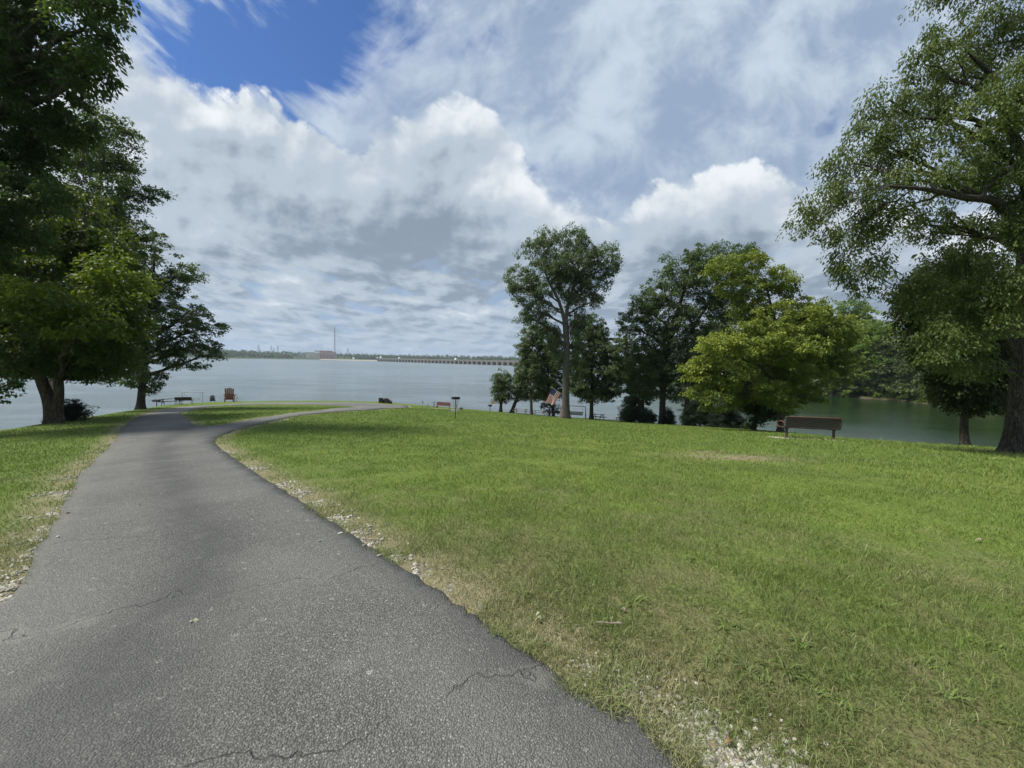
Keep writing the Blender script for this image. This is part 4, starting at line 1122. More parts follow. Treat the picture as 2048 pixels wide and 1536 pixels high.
# ------------------------------------------------------------------ solid shapes
class MB:
    def __init__(s): s.v, s.f = [], []
    def add(s, V, F):
        b = len(s.v); s.v += [tuple(map(float, q)) for q in V]; s.f += [tuple(b + int(i) for i in q) for q in F]; return s
    def box(s, c, d, rot=None, bev=0.0):
        x, y, z = [q / 2 for q in d]
        if bev:
            bm_v = []
            # chamfered box: 24 vertices
            e = min(bev, min(x, y, z) * .9)
            P = []
            for sx in (-1, 1):
                for sy in (-1, 1):
                    for sz in (-1, 1):
                        P.append([(sx * x, sy * (y - e), sz * (z - e)), (sx * (x - e), sy * y, sz * (z - e)), (sx * (x - e), sy * (y - e), sz * z)])
            V = [q for t in P for q in t]
            idx = lambda a, b, c: ((a > 0) * 4 + (b > 0) * 2 + (c > 0)) * 3
            F = []
            for a in (-1, 1):
                F.append([idx(a, -1, -1), idx(a, 1, -1), idx(a, 1, 1), idx(a, -1, 1)])
                F.append([idx(-1, a, -1) + 1, idx(1, a, -1) + 1, idx(1, a, 1) + 1, idx(-1, a, 1) + 1])
                F.append([idx(-1, -1, a) + 2, idx(1, -1, a) + 2, idx(1, 1, a) + 2, idx(-1, 1, a) + 2])
            for a in (-1, 1):
                for b in (-1, 1):
                    F.append([idx(a, b, -1), idx(a, b, 1), idx(a, b, 1) + 1, idx(a, b, -1) + 1])
                    F.append([idx(a, -1, b), idx(a, 1, b), idx(a, 1, b) + 2, idx(a, -1, b) + 2])
                    F.append([idx(-1, a, b) + 1, idx(1, a, b) + 1, idx(1, a, b) + 2, idx(-1, a, b) + 2])
                    for c_ in (-1, 1):
                        k = idx(a, b, c_); F.append([k, k + 1, k + 2])
        else:
            V = [(a * x, b * y, c_ * z) for a in (-1, 1) for b in (-1, 1) for c_ in (-1, 1)]
            F = [(0, 1, 3, 2), (4, 6, 7, 5), (0, 4, 5, 1), (2, 3, 7, 6), (0, 2, 6, 4), (1, 5, 7, 3)]
        if rot is not None:
            R = Euler(rot).to_matrix(); V = [R @ Vector(q) for q in V]
        return s.add([(q[0] + c[0], q[1] + c[1], q[2] + c[2]) for q in V], F)
    def tube(s, pts, r, sides=8, closed=False):
        P = [Vector(p) for p in pts]; k = len(P)
        R = r if isinstance(r, (list, tuple)) else [r] * k
        V, F = [], []; prev = None
        for i in range(k):
            a = P[(i - 1) % k] if closed or i else P[i]; b = P[(i + 1) % k] if closed or i < k - 1 else P[i]
            t = (b - a).normalized()
            if prev is None:
                ref = Vector((0, 0, 1)) if abs(t.z) < .9 else Vector((1, 0, 0)); A = t.cross(ref).normalized()
            else: A = (prev - t * prev.dot(t)).normalized()
            prev = A; B = t.cross(A)
            for j in range(sides):
                th = 2 * math.pi * j / sides
                V.append(P[i] + (A * math.cos(th) + B * math.sin(th)) * R[i])
        n = k if closed else k - 1
        for i in range(n):
            for j in range(sides):
                i2 = (i + 1) % k; j2 = (j + 1) % sides
                F.append((i * sides + j, i * sides + j2, i2 * sides + j2, i2 * sides + j))
        if not closed:
            F.append(tuple(range(sides))); F.append(tuple((k - 1) * sides + j for j in reversed(range(sides))))
        return s.add(V, F)
    def beam(s, a, b, w, h):
        """straight plank from a to b, w wide, h thick"""
        a, b = Vector(a), Vector(b); t = (b - a).normalized()
        ref = Vector((0, 0, 1)) if abs(t.z) < .98 else Vector((0, 1, 0))
        A = t.cross(ref).normalized() * w / 2; B = A.cross(t).normalized() * h / 2
        V = [p + x * A + y * B for p in (a, b) for x, y in ((-1, -1), (1, -1), (1, 1), (-1, 1))]
        return s.add(V, [(0, 1, 2, 3), (7, 6, 5, 4), (0, 4, 5, 1), (1, 5, 6, 2), (2, 6, 7, 3), (3, 7, 4, 0)])
    def prism(s, poly, z0, z1):
        n = len(poly)
        V = [(x, y, z0) for x, y in poly] + [(x, y, z1) for x, y in poly]
        F = [tuple(reversed(range(n))), tuple(range(n, 2 * n))] + [(i, (i + 1) % n, n + (i + 1) % n, n + i) for i in range(n)]
        return s.add(V, F)
    def build(s, name, mat, parent=None, smooth=False, loc=None):
        me = bpy.data.meshes.new(name); me.from_pydata(s.v, [], s.f); me.update()
        bm_ = __import__('bmesh').new(); bm_.from_mesh(me); __import__('bmesh').ops.recalc_face_normals(bm_, faces=bm_.faces); bm_.to_mesh(me); bm_.free()
        if smooth: me.polygons.foreach_set('use_smooth', [True] * len(me.polygons))
        o = link_mesh(name, me, mat, parent)
        if loc is not None: o.location = loc
        return o
def copy_tree(o, parent=None):
    c = o.copy(); COL.objects.link(c)
    if parent is not None: c.parent = parent
    for ch in list(o.children): copy_tree(ch, c)
    return c

# ------------------------------------------------------------------ wood on the far bank of the cove
def bank_proto(seed, mat, h, w, lab, stemmat='grey', low=.12):
    r = random.Random(seed); bl = []
    n = 15
    for i in range(n):
        t = (i + .5) / n; a = i * 2.4 + r.uniform(-.4, .4)
        zz = h * (low + (.93 - low) * t); rr = w * (.5 * math.sin(math.pi * min(1, .22 + .72 * t)) + .05)
        bl.append(((math.cos(a) * rr * .62, math.sin(a) * rr * .62, zz), (w * r.uniform(.2, .3), w * r.uniform(.2, .3), h * r.uniform(.08, .12)), r.uniform(.15, .75)))
    return tree('bank_tree', lab, 'tree', (0, 0, 0), [[(0, 0, 0, .28), (.2, .1, h * .4, .2), (0, 0, h * .85, .06)]], bl, mat, stemmat,
                leaf=.5, per=26, dens=3.0, size_k=.85, seed=seed, twigs=.05, group='trees of the wood across the cove', flat=.4, droop=.2)
PB = [bank_proto(101, 'wood', 17, 11, 'mid-green leafy tree in the dense wood across the cove'),
      bank_proto(102, 'wood', 22, 12, 'tall mid-green tree in the dense wood across the cove'),
      bank_proto(103, 'oak', 19, 12, 'dark green tree in the dense wood across the cove'),
      bank_proto(104, 'elm', 16, 11, 'grey-green tree in the dense wood across the cove'),
      bank_proto(105, 'lime', 13, 8, 'bright yellow-green tree in the dense wood across the cove')]
BANK_LABEL = ['mid-green leafy tree', 'tall mid-green tree', 'dark green tree', 'grey-green tree', 'bright yellow-green tree']
def place_bank():
    r = random.Random(77); used = set()
    line = [np.array(p) for p in cat_rom(EB, 8)]
    seg = [0.0]
    for a, b in zip(line, line[1:]): seg.append(seg[-1] + float(np.linalg.norm(b - a)))
    def on(s_):
        i = min(range(len(seg) - 1), key=lambda k: 0 if seg[k] <= s_ <= seg[k + 1] else 1e9)
        t = (s_ - seg[i]) / (seg[i + 1] - seg[i] + 1e-9); return line[i] * (1 - t) + line[i + 1] * t
    spots = []
    for row, (off, st) in enumerate([(3.5, 6.5), (11, 8.5), (20, 10), (32, 12)]):
        s_ = r.uniform(0, 3)
        while s_ < seg[-1] - 2:
            p = on(s_)
            if row < 2 or p[1] < 240:
                spots.append((p[0] + off + r.uniform(-1.5, 1.5), p[1] + r.uniform(-2, 2), row, s_))
            s_ += st * r.uniform(.75, 1.3) * (1.0 if p[1] < 190 else 1.7)
    for k, (x, y, row, s_) in enumerate(spots):
        i = r.choices(range(5), (5, 3 + row, 3, 3, 2.0 if row < 2 else .3))[0]
        o = PB[i] if i not in used else copy_tree(PB[i]); used.add(i)
        o['label'] = BANK_LABEL[i] + (' standing at the waterline of the cove', ' just behind the waterline of the cove', ' on the slope above the cove', ' at the top of the slope above the cove')[row]
        sc = r.uniform(1.0, 1.4)
        o.location = (x, y, gz(x, y) - .2); o.rotation_euler = (0, 0, r.uniform(0, 6.28)); o.scale = (sc, sc, sc * r.uniform(.9, 1.1))
    return len(spots)
print('bank trees', place_bank())
def fringe():
    """bushes hanging over the waterline of the far bank"""
    r = np.random.default_rng(5); C, S, T = [], [], []
    line = np.array([p for p in cat_rom(EB, 10)])
    for a, b in zip(line, line[1:]):
        L = np.linalg.norm(b - a); k = int(L * 1.5) + 1
        t = r.random(k)[:, None]; p = a + (b - a) * t
        C.append(np.column_stack([p[:, 0] + r.uniform(-1.6, 3.5, k), p[:, 1] + r.uniform(-1, 1, k), WATER_Z + .5 + r.random(k) * 3.2])); S.append(r.uniform(.9, 1.7, k)); T.append(r.uniform(.1, .8, k))
    C, S, T = map(np.concatenate, (C, S, T))
    V = leaves(r, C, S, 34, .38, .6, .25)
    F = np.arange(len(V))[:, None] * 4 + np.arange(4)[None]
    me = np_mesh('bank_shrubbery', V.reshape(-1, 3), F, tint=np.clip(np.repeat(T, 34) + r.normal(0, .12, len(V)), 0, 1))
    tagobj(link_mesh('bank_shrubbery', me, M_LEAF['wood']), kind='stuff')
fringe()

# far woods on the opposite shore
def far_woods():
    r = np.random.default_rng(9); C, R_, T = [], [], []
    for row in range(7):
        pxs = np.arange(-500, 2400, 5.5 + row * .6) + r.uniform(-2, 2, len(np.arange(-500, 2400, 5.5 + row * .6)))
        for px in pxs:
            yy = np.interp(px, [a for a, b in FS], [b for a, b in FS]) + 14 + row * 46 + r.uniform(-12, 12)
            x = (px - 1024) / FPX * yy
            if 585 < px < 700 and row < 3: continue
            if 700 <= px < 1100 and row < 2: yy += 60
            z = gz(x, yy); h = r.uniform(14, 23)
            C.append((x, yy, z + h * .55)); R_.append((r.uniform(5, 9), h * .55)); T.append(r.uniform(.1, .8))
    C = np.array(C); R_ = np.array(R_); T = np.array(T); per = 46; n = len(C) * per
    d = r.normal(0, 1, (n, 3)); d /= np.linalg.norm(d, axis=1)[:, None]; d[:, 2] = d[:, 2] * .9 + .1
    c = np.repeat(C, per, 0); rr = np.repeat(R_, per, 0); q = .75 + .3 * r.random(n)
    p = c + d * np.stack([rr[:, 0], rr[:, 0], rr[:, 1]], -1) * q[:, None]
    a = np.cross(d, r.normal(0, 1, (n, 3))); a /= np.linalg.norm(a, axis=1)[:, None]; b = np.cross(d + r.normal(0, .4, (n, 3)), a); b /= np.linalg.norm(b, axis=1)[:, None]
    s_ = r.uniform(1.3, 2.6, n)[:, None]
    V = np.stack([p - a * s_, p - b * s_, p + a * s_, p + b * s_], 1).reshape(-1, 3)
    F = np.arange(n)[:, None] * 4 + np.arange(4)[None]
    me = np_mesh('far_woods', V, F, tint=np.clip(np.repeat(T, per) + r.normal(0, .1, n), 0, 1))
    m = leaf_mat('far_leaves', (.022, .045, .016), (.045, .078, .026), (.08, .12, .036), tf=.15)
    tagobj(link_mesh('far_woods', me, m), kind='stuff')
far_woods()

# ------------------------------------------------------------------ dam and power station, a kilometre and more away
M_CONC = plain('weathered_concrete', (.29, .28, .26), .85, scale=.08, var=.18)
M_CONC_D = plain('stained_concrete', (.17, .15, .135), .9, scale=.2, var=.3)
M_GATE = plain('rusty_gate_steel', (.10, .065, .05), .8, scale=.5)
M_WHITE = plain('white_paint', (.78, .79, .78), .5, scale=2, var=.06)
M_BRICK = plain('pale_brick', (.40, .27, .23), .9, scale=.15, var=.15)
M_GLASS = plain('dark_window_glass', (.05, .06, .075), .15, scale=1, var=.2)
M_STEEL = plain('grey_galvanised_steel', (.33, .35, .37), .5, metal=.4, scale=3)
def dam():
    A = on_water(755, 722.5)[:2]; Bq = on_water(1030, 731.2)[:2]
    dirv = (Bq - A) / np.linalg.norm(Bq - A); L0 = np.linalg.norm(Bq - A)
    ang = math.atan2(dirv[1], dirv[0]); bay = 20.4; nb = int(L0 * 1.28 / bay)
    root = empty('dam', (A[0], A[1], WATER_Z), ang, 'long concrete dam with a row of arched spillway bays across the lake', 'dam')
    Ltot = nb * bay; Htop = 10.6
    MB().box((Ltot / 2, 5, Htop + .5), (Ltot, 9, 1.0)).box((Ltot / 2, .2, Htop + 1.35), (Ltot, .4, .7)).build('deck', M_CONC, root)
    # one bay: pier and spandrel with a round-headed opening, then the gate behind
    n = 10; hw = 7.2; springz = 3.6; top = Htop
    b = MB()
    pts = [(bay / 2 - hw, -3.0)] + [(bay / 2 - hw * math.cos(math.pi * i / n), springz + 4.4 * math.sin(math.pi * i / n)) for i in range(n + 1)] + [(bay / 2 + hw, -3.0)]
    V, F = [], []
    for (x, z) in pts: V += [(x, 0, z), (x, 6, z), (x, 0, top)]
    m_ = len(pts)
    for i in range(m_ - 1):
        a_, c_ = i * 3, (i + 1) * 3
        F += [(a_, c_, c_ + 1, a_ + 1)]
        if abs(pts[i][0] - pts[i + 1][0]) > 1e-6: F += [(a_, a_ + 2, c_ + 2, c_)]
    b.add(V, F)
    b.box(((bay / 2 - hw) / 2, 2.2, top / 2 - 1.5), (bay / 2 - hw - .01, 6.4, top + 3))
    b.box((bay - (bay / 2 - hw) / 2, 2.2, top / 2 - 1.5), (bay / 2 - hw - .01, 6.4, top + 3))
    first = b.build('arch_bay', M_CONC_D, root)
    gate = MB().box((bay / 2, 6.3, 2.6), (2 * hw, .4, 11)).build('gate', M_GATE, first)
    for k in range(1, nb):
        c = copy_tree(first, root); c.location = (k * bay, 0, 0)
    h1 = MB().box((0, 0, 2.5), (9, 5, 5)).build('gatehouse', M_WHITE, root, loc=(20, 4, Htop + 1)); MB().add([(-5.2, -3, 5), (5.2, -3, 5), (5.2, 3, 5), (-5.2, 3, 5), (-4, 0, 8), (4, 0, 8)], [(0, 1, 5, 4), (2, 3, 4, 5), (1, 2, 5), (3, 0, 4), (3, 2, 1, 0)]).build('roof', M_STEEL, h1)
    h2 = copy_tree(h1, root); h2.location = (-8, 4, Htop + 1); h2.scale = (.55, .7, .6)
    for k in (.21, .66):
        MB().box((0, 0, 2.0), (7, 4, 4)).box((0, 0, 4.5), (5, 3, 1)).build('gate_crane', M_WHITE, root, loc=(Ltot * k * .78 + 10, 1, Htop + 1))
    # earth causeway that joins it to the left bank
    Wp = on_water(640, 719.6)[:2]
    v = A - Wp; L = np.linalg.norm(v); c = empty('causeway', (Wp[0], Wp[1], WATER_Z), math.atan2(v[1], v[0]), 'low pale stone causeway running from the power station to the dam', 'causeway')
    V = [(0, -6, -3), (L, -6, -3), (L, 2, 4.0), (0, 2, 3.4), (0, 40, 3.4), (L, 12, 4.0), (0, 44, -3), (L, 16, -3)]
    MB().add(V, [(0, 1, 2, 3), (3, 2, 5, 4), (4, 5, 7, 6), (0, 3, 4, 6), (1, 7, 5, 2)]).build('embankment', plain('pale_riprap', (.27, .25, .22), .95, scale=.3), c)
    MB().box((L / 2, 3, 4.5), (L, .5, 1.0)).build('parapet', M_CONC, c)
dam()
def powerhouse():
    Yp = 1735
    p = at(648, 716, Yp); z = gz(p[0], p[1]) - .5
    k = Yp / FPX
    def blk(px0, px1, top, name, mat, root, y0=0, dep=24, bot=None):
        x0 = (px0 - 1024) * k - p[0]; x1 = (px1 - 1024) * k - p[0]; ztop = at((px0 + px1) / 2, top, Yp)[2] - z; zb = 0 if bot is None else at((px0 + px1) / 2, bot, Yp)[2] - z
        return MB().box(((x0 + x1) / 2, y0 + dep / 2, (ztop + zb) / 2), (x1 - x0, dep, ztop - zb)).build(name, mat, root), (x0, x1, zb, ztop, y0)
    root = empty('power_station', (p[0], p[1], z), 0, 'pale brick power station with a stepped flat roof beside the tall mast', 'building')
    w, e = blk(639, 667, 703.3, 'wall', M_BRICK, root)
    for i in range(8):
        for j in range(3):
            x = e[0] + 4 + i * (e[1] - e[0] - 8) / 7
            MB().box((x, -.1, 4.5 + j * 8), (3.2, .3, 5)).build('window', M_GLASS, root)
    w2, e2 = blk(608, 639, 704.5, 'wing', plain('pale_render', (.46, .42, .37), .9, scale=.1), root, 6, 18)
    blk(627, 661, 701.3, 'roof', plain('reddish_roof', (.30, .16, .13), .8, scale=.2), root, 8, 12, 703.2)
    blk(641, 644, 700.3, 'chimney', M_BRICK, root, 4, 6, 703.2); blk(652, 655, 700.8, 'chimney', M_BRICK, root, 4, 6, 703.2)
    blk(592, 608, 707.5, 'annex', M_CONC, root, 2, 14)
powerhouse()
def lattice(name, label, cat, px, top, Yd, w0, w1, arms=(), group=None, zb=None, r_=.35):
    p = at(px, 716, Yd); z = gz(p[0], p[1]) - .3 if zb is None else zb
    H = at(px, top, Yd)[2] - z
    root = empty(name, (p[0], p[1], z), 0, label, cat, group)
    m = MB(); n = max(5, int(H / (w0 + w1) * 1.0)); n = min(n, 22)
    c4 = [(-1, -1), (1, -1), (1, 1), (-1, 1)]
    W = lambda t: w0 + (w1 - w0) * t
    for a, b in c4: m.tube([(a * w0, b * w0, 0), (a * w1, b * w1, H)], r_, 4)
    for i in range(n):
        t0, t1 = i / n, (i + 1) / n
        for q in range(4):
            a = c4[q]; b = c4[(q + 1) % 4]
            m.tube([(a[0] * W(t0), a[1] * W(t0), t0 * H), (b[0] * W(t1), b[1] * W(t1), t1 * H)], r_ * .6, 4)
    m.build('lattice_frame', M_STEEL, root)
    for (t, L) in arms:
        MB().tube([(-L, 0, H * t), (L, 0, H * t)], r_ * .9, 4).tube([(-L, 0, H * t), (0, 0, H * t + L * .28)], r_ * .5, 4).tube([(L, 0, H * t), (0, 0, H * t + L * .28)], r_ * .5, 4).build('cross_arm', M_STEEL, root)
    return root
lattice('radio_mast', 'very tall thin lattice mast rising beside the power station', 'mast', 669.5, 655, 1720, 2.6, .9, r_=.42)
PY = 'power line pylons on the far shore'
lattice('pylon', 'leftmost lattice pylon, standing alone above the far woods', 'pylon', 517, 690, 1650, 4.5, .8, ((.72, 9), (.86, 7)), PY)
lattice('pylon', 'second pylon from the left, first of a close trio', 'pylon', 542.5, 691, 1800, 4, .8, ((.8, 5), (.92, 4)), PY)
lattice('pylon', 'short slim pylon, middle one of a close trio', 'pylon', 548, 695, 1800, 3, .7, ((.9, 4),), PY)
lattice('pylon', 'wide-armed pylon, right one of a close trio', 'pylon', 555.5, 692, 1760, 4.5, .9, ((.75, 8), (.92, 9)), PY)
lattice('pylon', 'pylon just right of the tall mast', 'pylon', 695.5, 696, 1900, 4.5, .9, ((.78, 7), (.92, 5)), PY)
lattice('pylon', 'low pylon half hidden by woods left of the power station', 'pylon', 566, 700, 1800, 4, .8, ((.85, 5),), PY)
def gantry(px0, px1, top, Yd, label):
    p = at(px0, 716, Yd); z = gz(p[0], p[1]); k = Yd / FPX; L = (px1 - px0) * k; H = at((px0 + px1) / 2, top, Yd)[2] - z
    root = empty('switchyard_gantry', (p[0], p[1], z), 0, label, 'gantry', 'gantries of the switchyard')
    for i in range(4): MB().tube([(i * L / 3, 0, 0), (i * L / 3, 0, H)], .5, 4).build('post', M_STEEL, root)
    MB().box((L / 2, 0, H), (L, .8, .9)).box((L / 2, 0, H * .8), (L, .6, .6)).build('beam', M_STEEL, root)
gantry(594, 612, 701.5, 1790, 'grey steel switchyard gantry left of the power station')
gantry(671, 684, 702, 1790, 'grey steel switchyard gantry right of the tall mast')
def water_tank():
    p = at(707, 716, 1700); z = gz(p[0], p[1])
    root = empty('gatekeeper_hut', (p[0], p[1], WATER_Z + 3), 0, 'small white hut at the root of the causeway', 'hut')
    MB().box((0, 0, 3.5), (6.5, 6, 7)).build('wall', M_WHITE, root)
    MB().add([(-4.2, -4, 7), (4.2, -4, 7), (4.2, 4, 7), (-4.2, 4, 7), (0, 0, 10.5)], [(0, 1, 4), (1, 2, 4), (2, 3, 4), (3, 0, 4), (3, 2, 1, 0)]).build('roof', M_WHITE, root)
water_tank()
# boat dock with roof, seen through the leaves of the yellow-green tree
def boathouse():
    q = on_water(1468, 786); p = at(1468, 766, 190)
    root = empty('boat_dock', (p[0], p[1], WATER_Z), -.5, 'pale roofed boat dock on posts in the cove, behind the yellow-green tree', 'boat dock')
    MB().box((0, 0, .55), (13, 8, .3)).build('deck', plain('bleached_boards', (.48, .45, .40), .9), root)
    for x in (-6, -2, 2, 6):
        for y in (-3.6, 3.6): MB().tube([(x, y, -2), (x, y, 4.2)], .16, 8).build('post', M_WHITE, root)
    MB().add([(-7.2, -4.6, 4.1), (7.2, -4.6, 4.1), (7.2, 4.6, 4.1), (-7.2, 4.6, 4.1), (-7.2, 0, 6.2), (7.2, 0, 6.2)], [(0, 1, 5, 4), (2, 3, 4, 5), (1, 2, 5), (3, 0, 4), (3, 2, 1, 0)]).build('roof', M_WHITE, root)
    MB().box((-3, 3.3, 1.3), (4, .2, 1.1)).box((0, -3.8, 1.6), (13, .1, .1)).build('railing', M_WHITE, root)
boathouse()

# ------------------------------------------------------------------ park furniture
M_WOOD_D = plain('dark_stained_wood', (.045, .030, .022), .9, scale=9, var=.35, bump=.3)
M_WOOD_R = plain('reddish_brown_wood', (.20, .085, .05), .7, scale=9, var=.3, bump=.3)
M_WOOD_G = plain('grey_weathered_wood', (.20, .19, .17), .85, scale=9, var=.3, bump=.3)
M_BLACK = plain('black_steel', (.022, .022, .024), .5, metal=.3, scale=12, var=.4)
M_BROWNM = plain('brown_coated_metal', (.065, .045, .042), .5, metal=.1, scale=14, var=.4)
M_RUST = plain('rust_red_metal', (.13, .056, .044), .6, scale=14, var=.35)
M_REDM = plain('red_coated_metal', (.34, .10, .09), .55, scale=10)
M_WICKER = plain('dark_wicker', (.055, .045, .045), .8, scale=30, var=.5, bump=.5)
M_LIGHTM = plain('pale_steel_tube', (.42, .45, .48), .4, metal=.5, scale=5)
M_PAD = plain('worn_concrete_pad', (.36, .32, .25), .95, scale=4, var=.25, bump=.3)
M_STONE = plain('grey_rock', (.16, .155, .15), .9, scale=7, var=.35, bump=.5)
def slope_at(x, y, d=.6):
    return (gz(x + d, y) - gz(x - d, y)) / (2 * d), (gz(x, y + d) - gz(x, y - d)) / (2 * d)
def put(root, px, Y, rz=0.0, tilt=True, lift=0.0, py=None):
    """stand a thing on the ground at photo column px and distance Y, leaning with the slope"""
    p = at(px, 830, Y); x, y = float(p[0]), float(p[1])
    root.location = (x, y, gz(x, y) + lift)
    M = Matrix.Rotation(rz, 3, 'Z')
    if tilt:
        sx, sy = slope_at(x, y); n = Vector((-sx, -sy, 1)).normalized()
        M = Vector((0, 0, 1)).rotation_difference(n).to_matrix() @ M
    root.rotation_euler = M.to_euler()
    return root

# 1 - metal bench seen from behind, by the water on the right
def perforated(name, base, line, sc):
    m, g, p, out = new_mat(name)
    co = g.new('ShaderNodeTexCoord').outputs['Object']; X, Y, Z = g.sep(co)
    v = g.voro(g.xyz(g.mul(X, sc), g.mul(Z, sc * 1.8), g.mul(Y, sc)), 1.0)
    h = g.rng(v, .38, .46, 1.0, 0.0)
    g.put(p.inputs['Base Color'], g.mix(h, base, line)); p.inputs['Roughness'].default_value = .55; p.inputs['Metallic'].default_value = .2
    tr = g.new('ShaderNodeBsdfTransparent'); mx = g.new('ShaderNodeMixShader'); g.put(mx.inputs[0], g.mul(h, .75))
    g.l.new(p.outputs[0], mx.inputs[1]); g.l.new(tr.outputs[0], mx.inputs[2]); g.l.new(mx.outputs[0], out.inputs['Surface'])
    return m
M_MESH = perforated('expanded_metal_brown', (.048, .036, .034), (.02, .016, .015), 30)
M_MESHR = perforated('expanded_metal_red', (.40, .17, .16), (.2, .08, .08), 30)
def park_bench(label, mesh_m, frame_m, rail_m, L=2.15, group=None):
    root = empty('park_bench', (0, 0, 0), 0, label, 'bench', group)
    h = L / 2
    b = MB(); b.box((0, -.30, .66), (L - .08, .012, .40), (.16, 0, 0)); b.build('backrest', mesh_m, root)
    f = MB()
    rim = [(-h, -.26, .44), (-h + .02, -.335, .86), (h - .02, -.335, .86), (h, -.26, .44)]
    f.tube([(-h, -.255, .44), (-h, -.30, .68), (-h + .03, -.335, .85), (-h + .10, -.34, .875)], .021, 8)
    f.tube([(h, -.255, .44), (h, -.30, .68), (h - .03, -.335, .85), (h - .10, -.34, .875)], .021, 8)
    f.tube([(-h, -.25, .43), (h, -.25, .43)], .028, 8)
    f.tube([(0, -.25, .44), (0, -.33, .86)], .013, 6)
    f.build('frame', frame_m, root)
    MB().tube([(-h + .06, -.34, .878), (h - .06, -.34, .878)], .022, 8).build('top_rail', rail_m, root)
    s = MB(); s.box((0, .0, .435), (L - .05, .50, .012), (-.05, 0, 0)); s.build('seat', mesh_m, root)
    MB().tube([(-h, -.25, .43), (-h, .25, .45), (h, .25, .45), (h, -.25, .43)], .022, 8).build('seat_frame', frame_m, root)
    for sx in (-1, 1):
        x = sx * (h + .02)
        a = [(x, -.30, .62), (x, -.10, .685), (x, .12, .68), (x, .23, .60), (x, .20, .49), (x, .05, .44)]
        MB().tube(cat_rom(a, 4), .020, 8).build('armrest', rail_m, root)
        x = sx * (h - .16)
        l = MB(); l.box((x, -.10, .22), (.075, .075, .44), None, .01); l.box((x, 0, .40), (.05, .46, .05)); l.box((x, -.10, .008), (.16, .2, .016)); l.build('leg', frame_m, root)
    return root
b1 = park_bench('brown perforated metal bench with rusty top rail, facing the cove', M_MESH, M_BROWNM, M_RUST)
put(b1, 1620, 16.0, math.radians(-6), tilt=True)
bp = MB().box((0, .05, -.02), (2.6, 1.0, .06), None, .01).build('concrete_pad', M_PAD); tagobj(bp, 'thin worn concrete pad under the brown metal bench', 'pad'); put(bp, 1614, 16.0, math.radians(-6), True, -.015)
b2 = park_bench('red perforated metal bench on a pale pad near the basket', M_MESHR, M_REDM, M_REDM, 1.85)
put(b2, 887, 52, math.radians(2), lift=.03)
bp = MB().box((0, 0, 0), (3.3, 1.3, .08), None, .01).build('concrete_pad', M_PAD); tagobj(bp, 'pale concrete pad under the red metal bench', 'pad'); put(bp, 893, 52, 0, True, .0)

# 2 - disc golf basket
def basket():
    root = empty('disc_golf_basket', (0, 0, 0), 0, 'disc golf basket with hanging chains on a thin pole in the lawn', 'disc golf basket')
    MB().tube([(0, 0, -.1), (0, 0, 1.36)], .022, 10).build('pole', M_BLACK, root)
    t = MB()
    for z in (1.27, 1.36): t.tube([(.27 * math.cos(a), .27 * math.sin(a), z) for a in np.linspace(0, 2 * math.pi, 29)[:-1]], .012, 6, True)
    for k in range(28):
        a = 2 * math.pi * k / 28; t.tube([(.27 * math.cos(a), .27 * math.sin(a), 1.27), (.27 * math.cos(a), .27 * math.sin(a), 1.36)], .008, 4)
    for k in range(6):
        a = 2 * math.pi * k / 6; t.tube([(0, 0, 1.33), (.27 * math.cos(a), .27 * math.sin(a), 1.33)], .008, 4)
    n = 36; V = [(.272 * math.cos(2 * math.pi * k / n), .272 * math.sin(2 * math.pi * k / n), z) for z in (1.275, 1.355) for k in range(n)]
    t.add(V, [(k, (k + 1) % n, n + (k + 1) % n, n + k) for k in range(n)])
    t.build('top_band', M_BLACK, root)
    for k in range(14):
        a = 2 * math.pi * (k + .5) / 14; R = .235 if k % 2 else .15
        pts = [(R * math.cos(a), R * math.sin(a), 1.27), (R * .92 * math.cos(a), R * .92 * math.sin(a), 1.05), (R * .55 * math.cos(a), R * .55 * math.sin(a), .80), (.035 * math.cos(a), .035 * math.sin(a), .70)]
        MB().tube(cat_rom(pts, 4), .0075, 5).build('chain', M_STEEL, root)
    c = MB()
    for z, R in ((.74, .31), (.62, .30), (.52, .28)): c.tube([(R * math.cos(a), R * math.sin(a), z) for a in np.linspace(0, 2 * math.pi, 29)[:-1]], .009, 6, True)
    for k in range(24):
        a = 2 * math.pi * k / 24; c.tube([(.31 * math.cos(a), .31 * math.sin(a), .74), (.28 * math.cos(a), .28 * math.sin(a), .52), (.02 * math.cos(a), .02 * math.sin(a), .50)], .005, 4)
    c.build('cage', M_STEEL, root)
    return root
put(basket(), 911, 24.0, tilt=False)

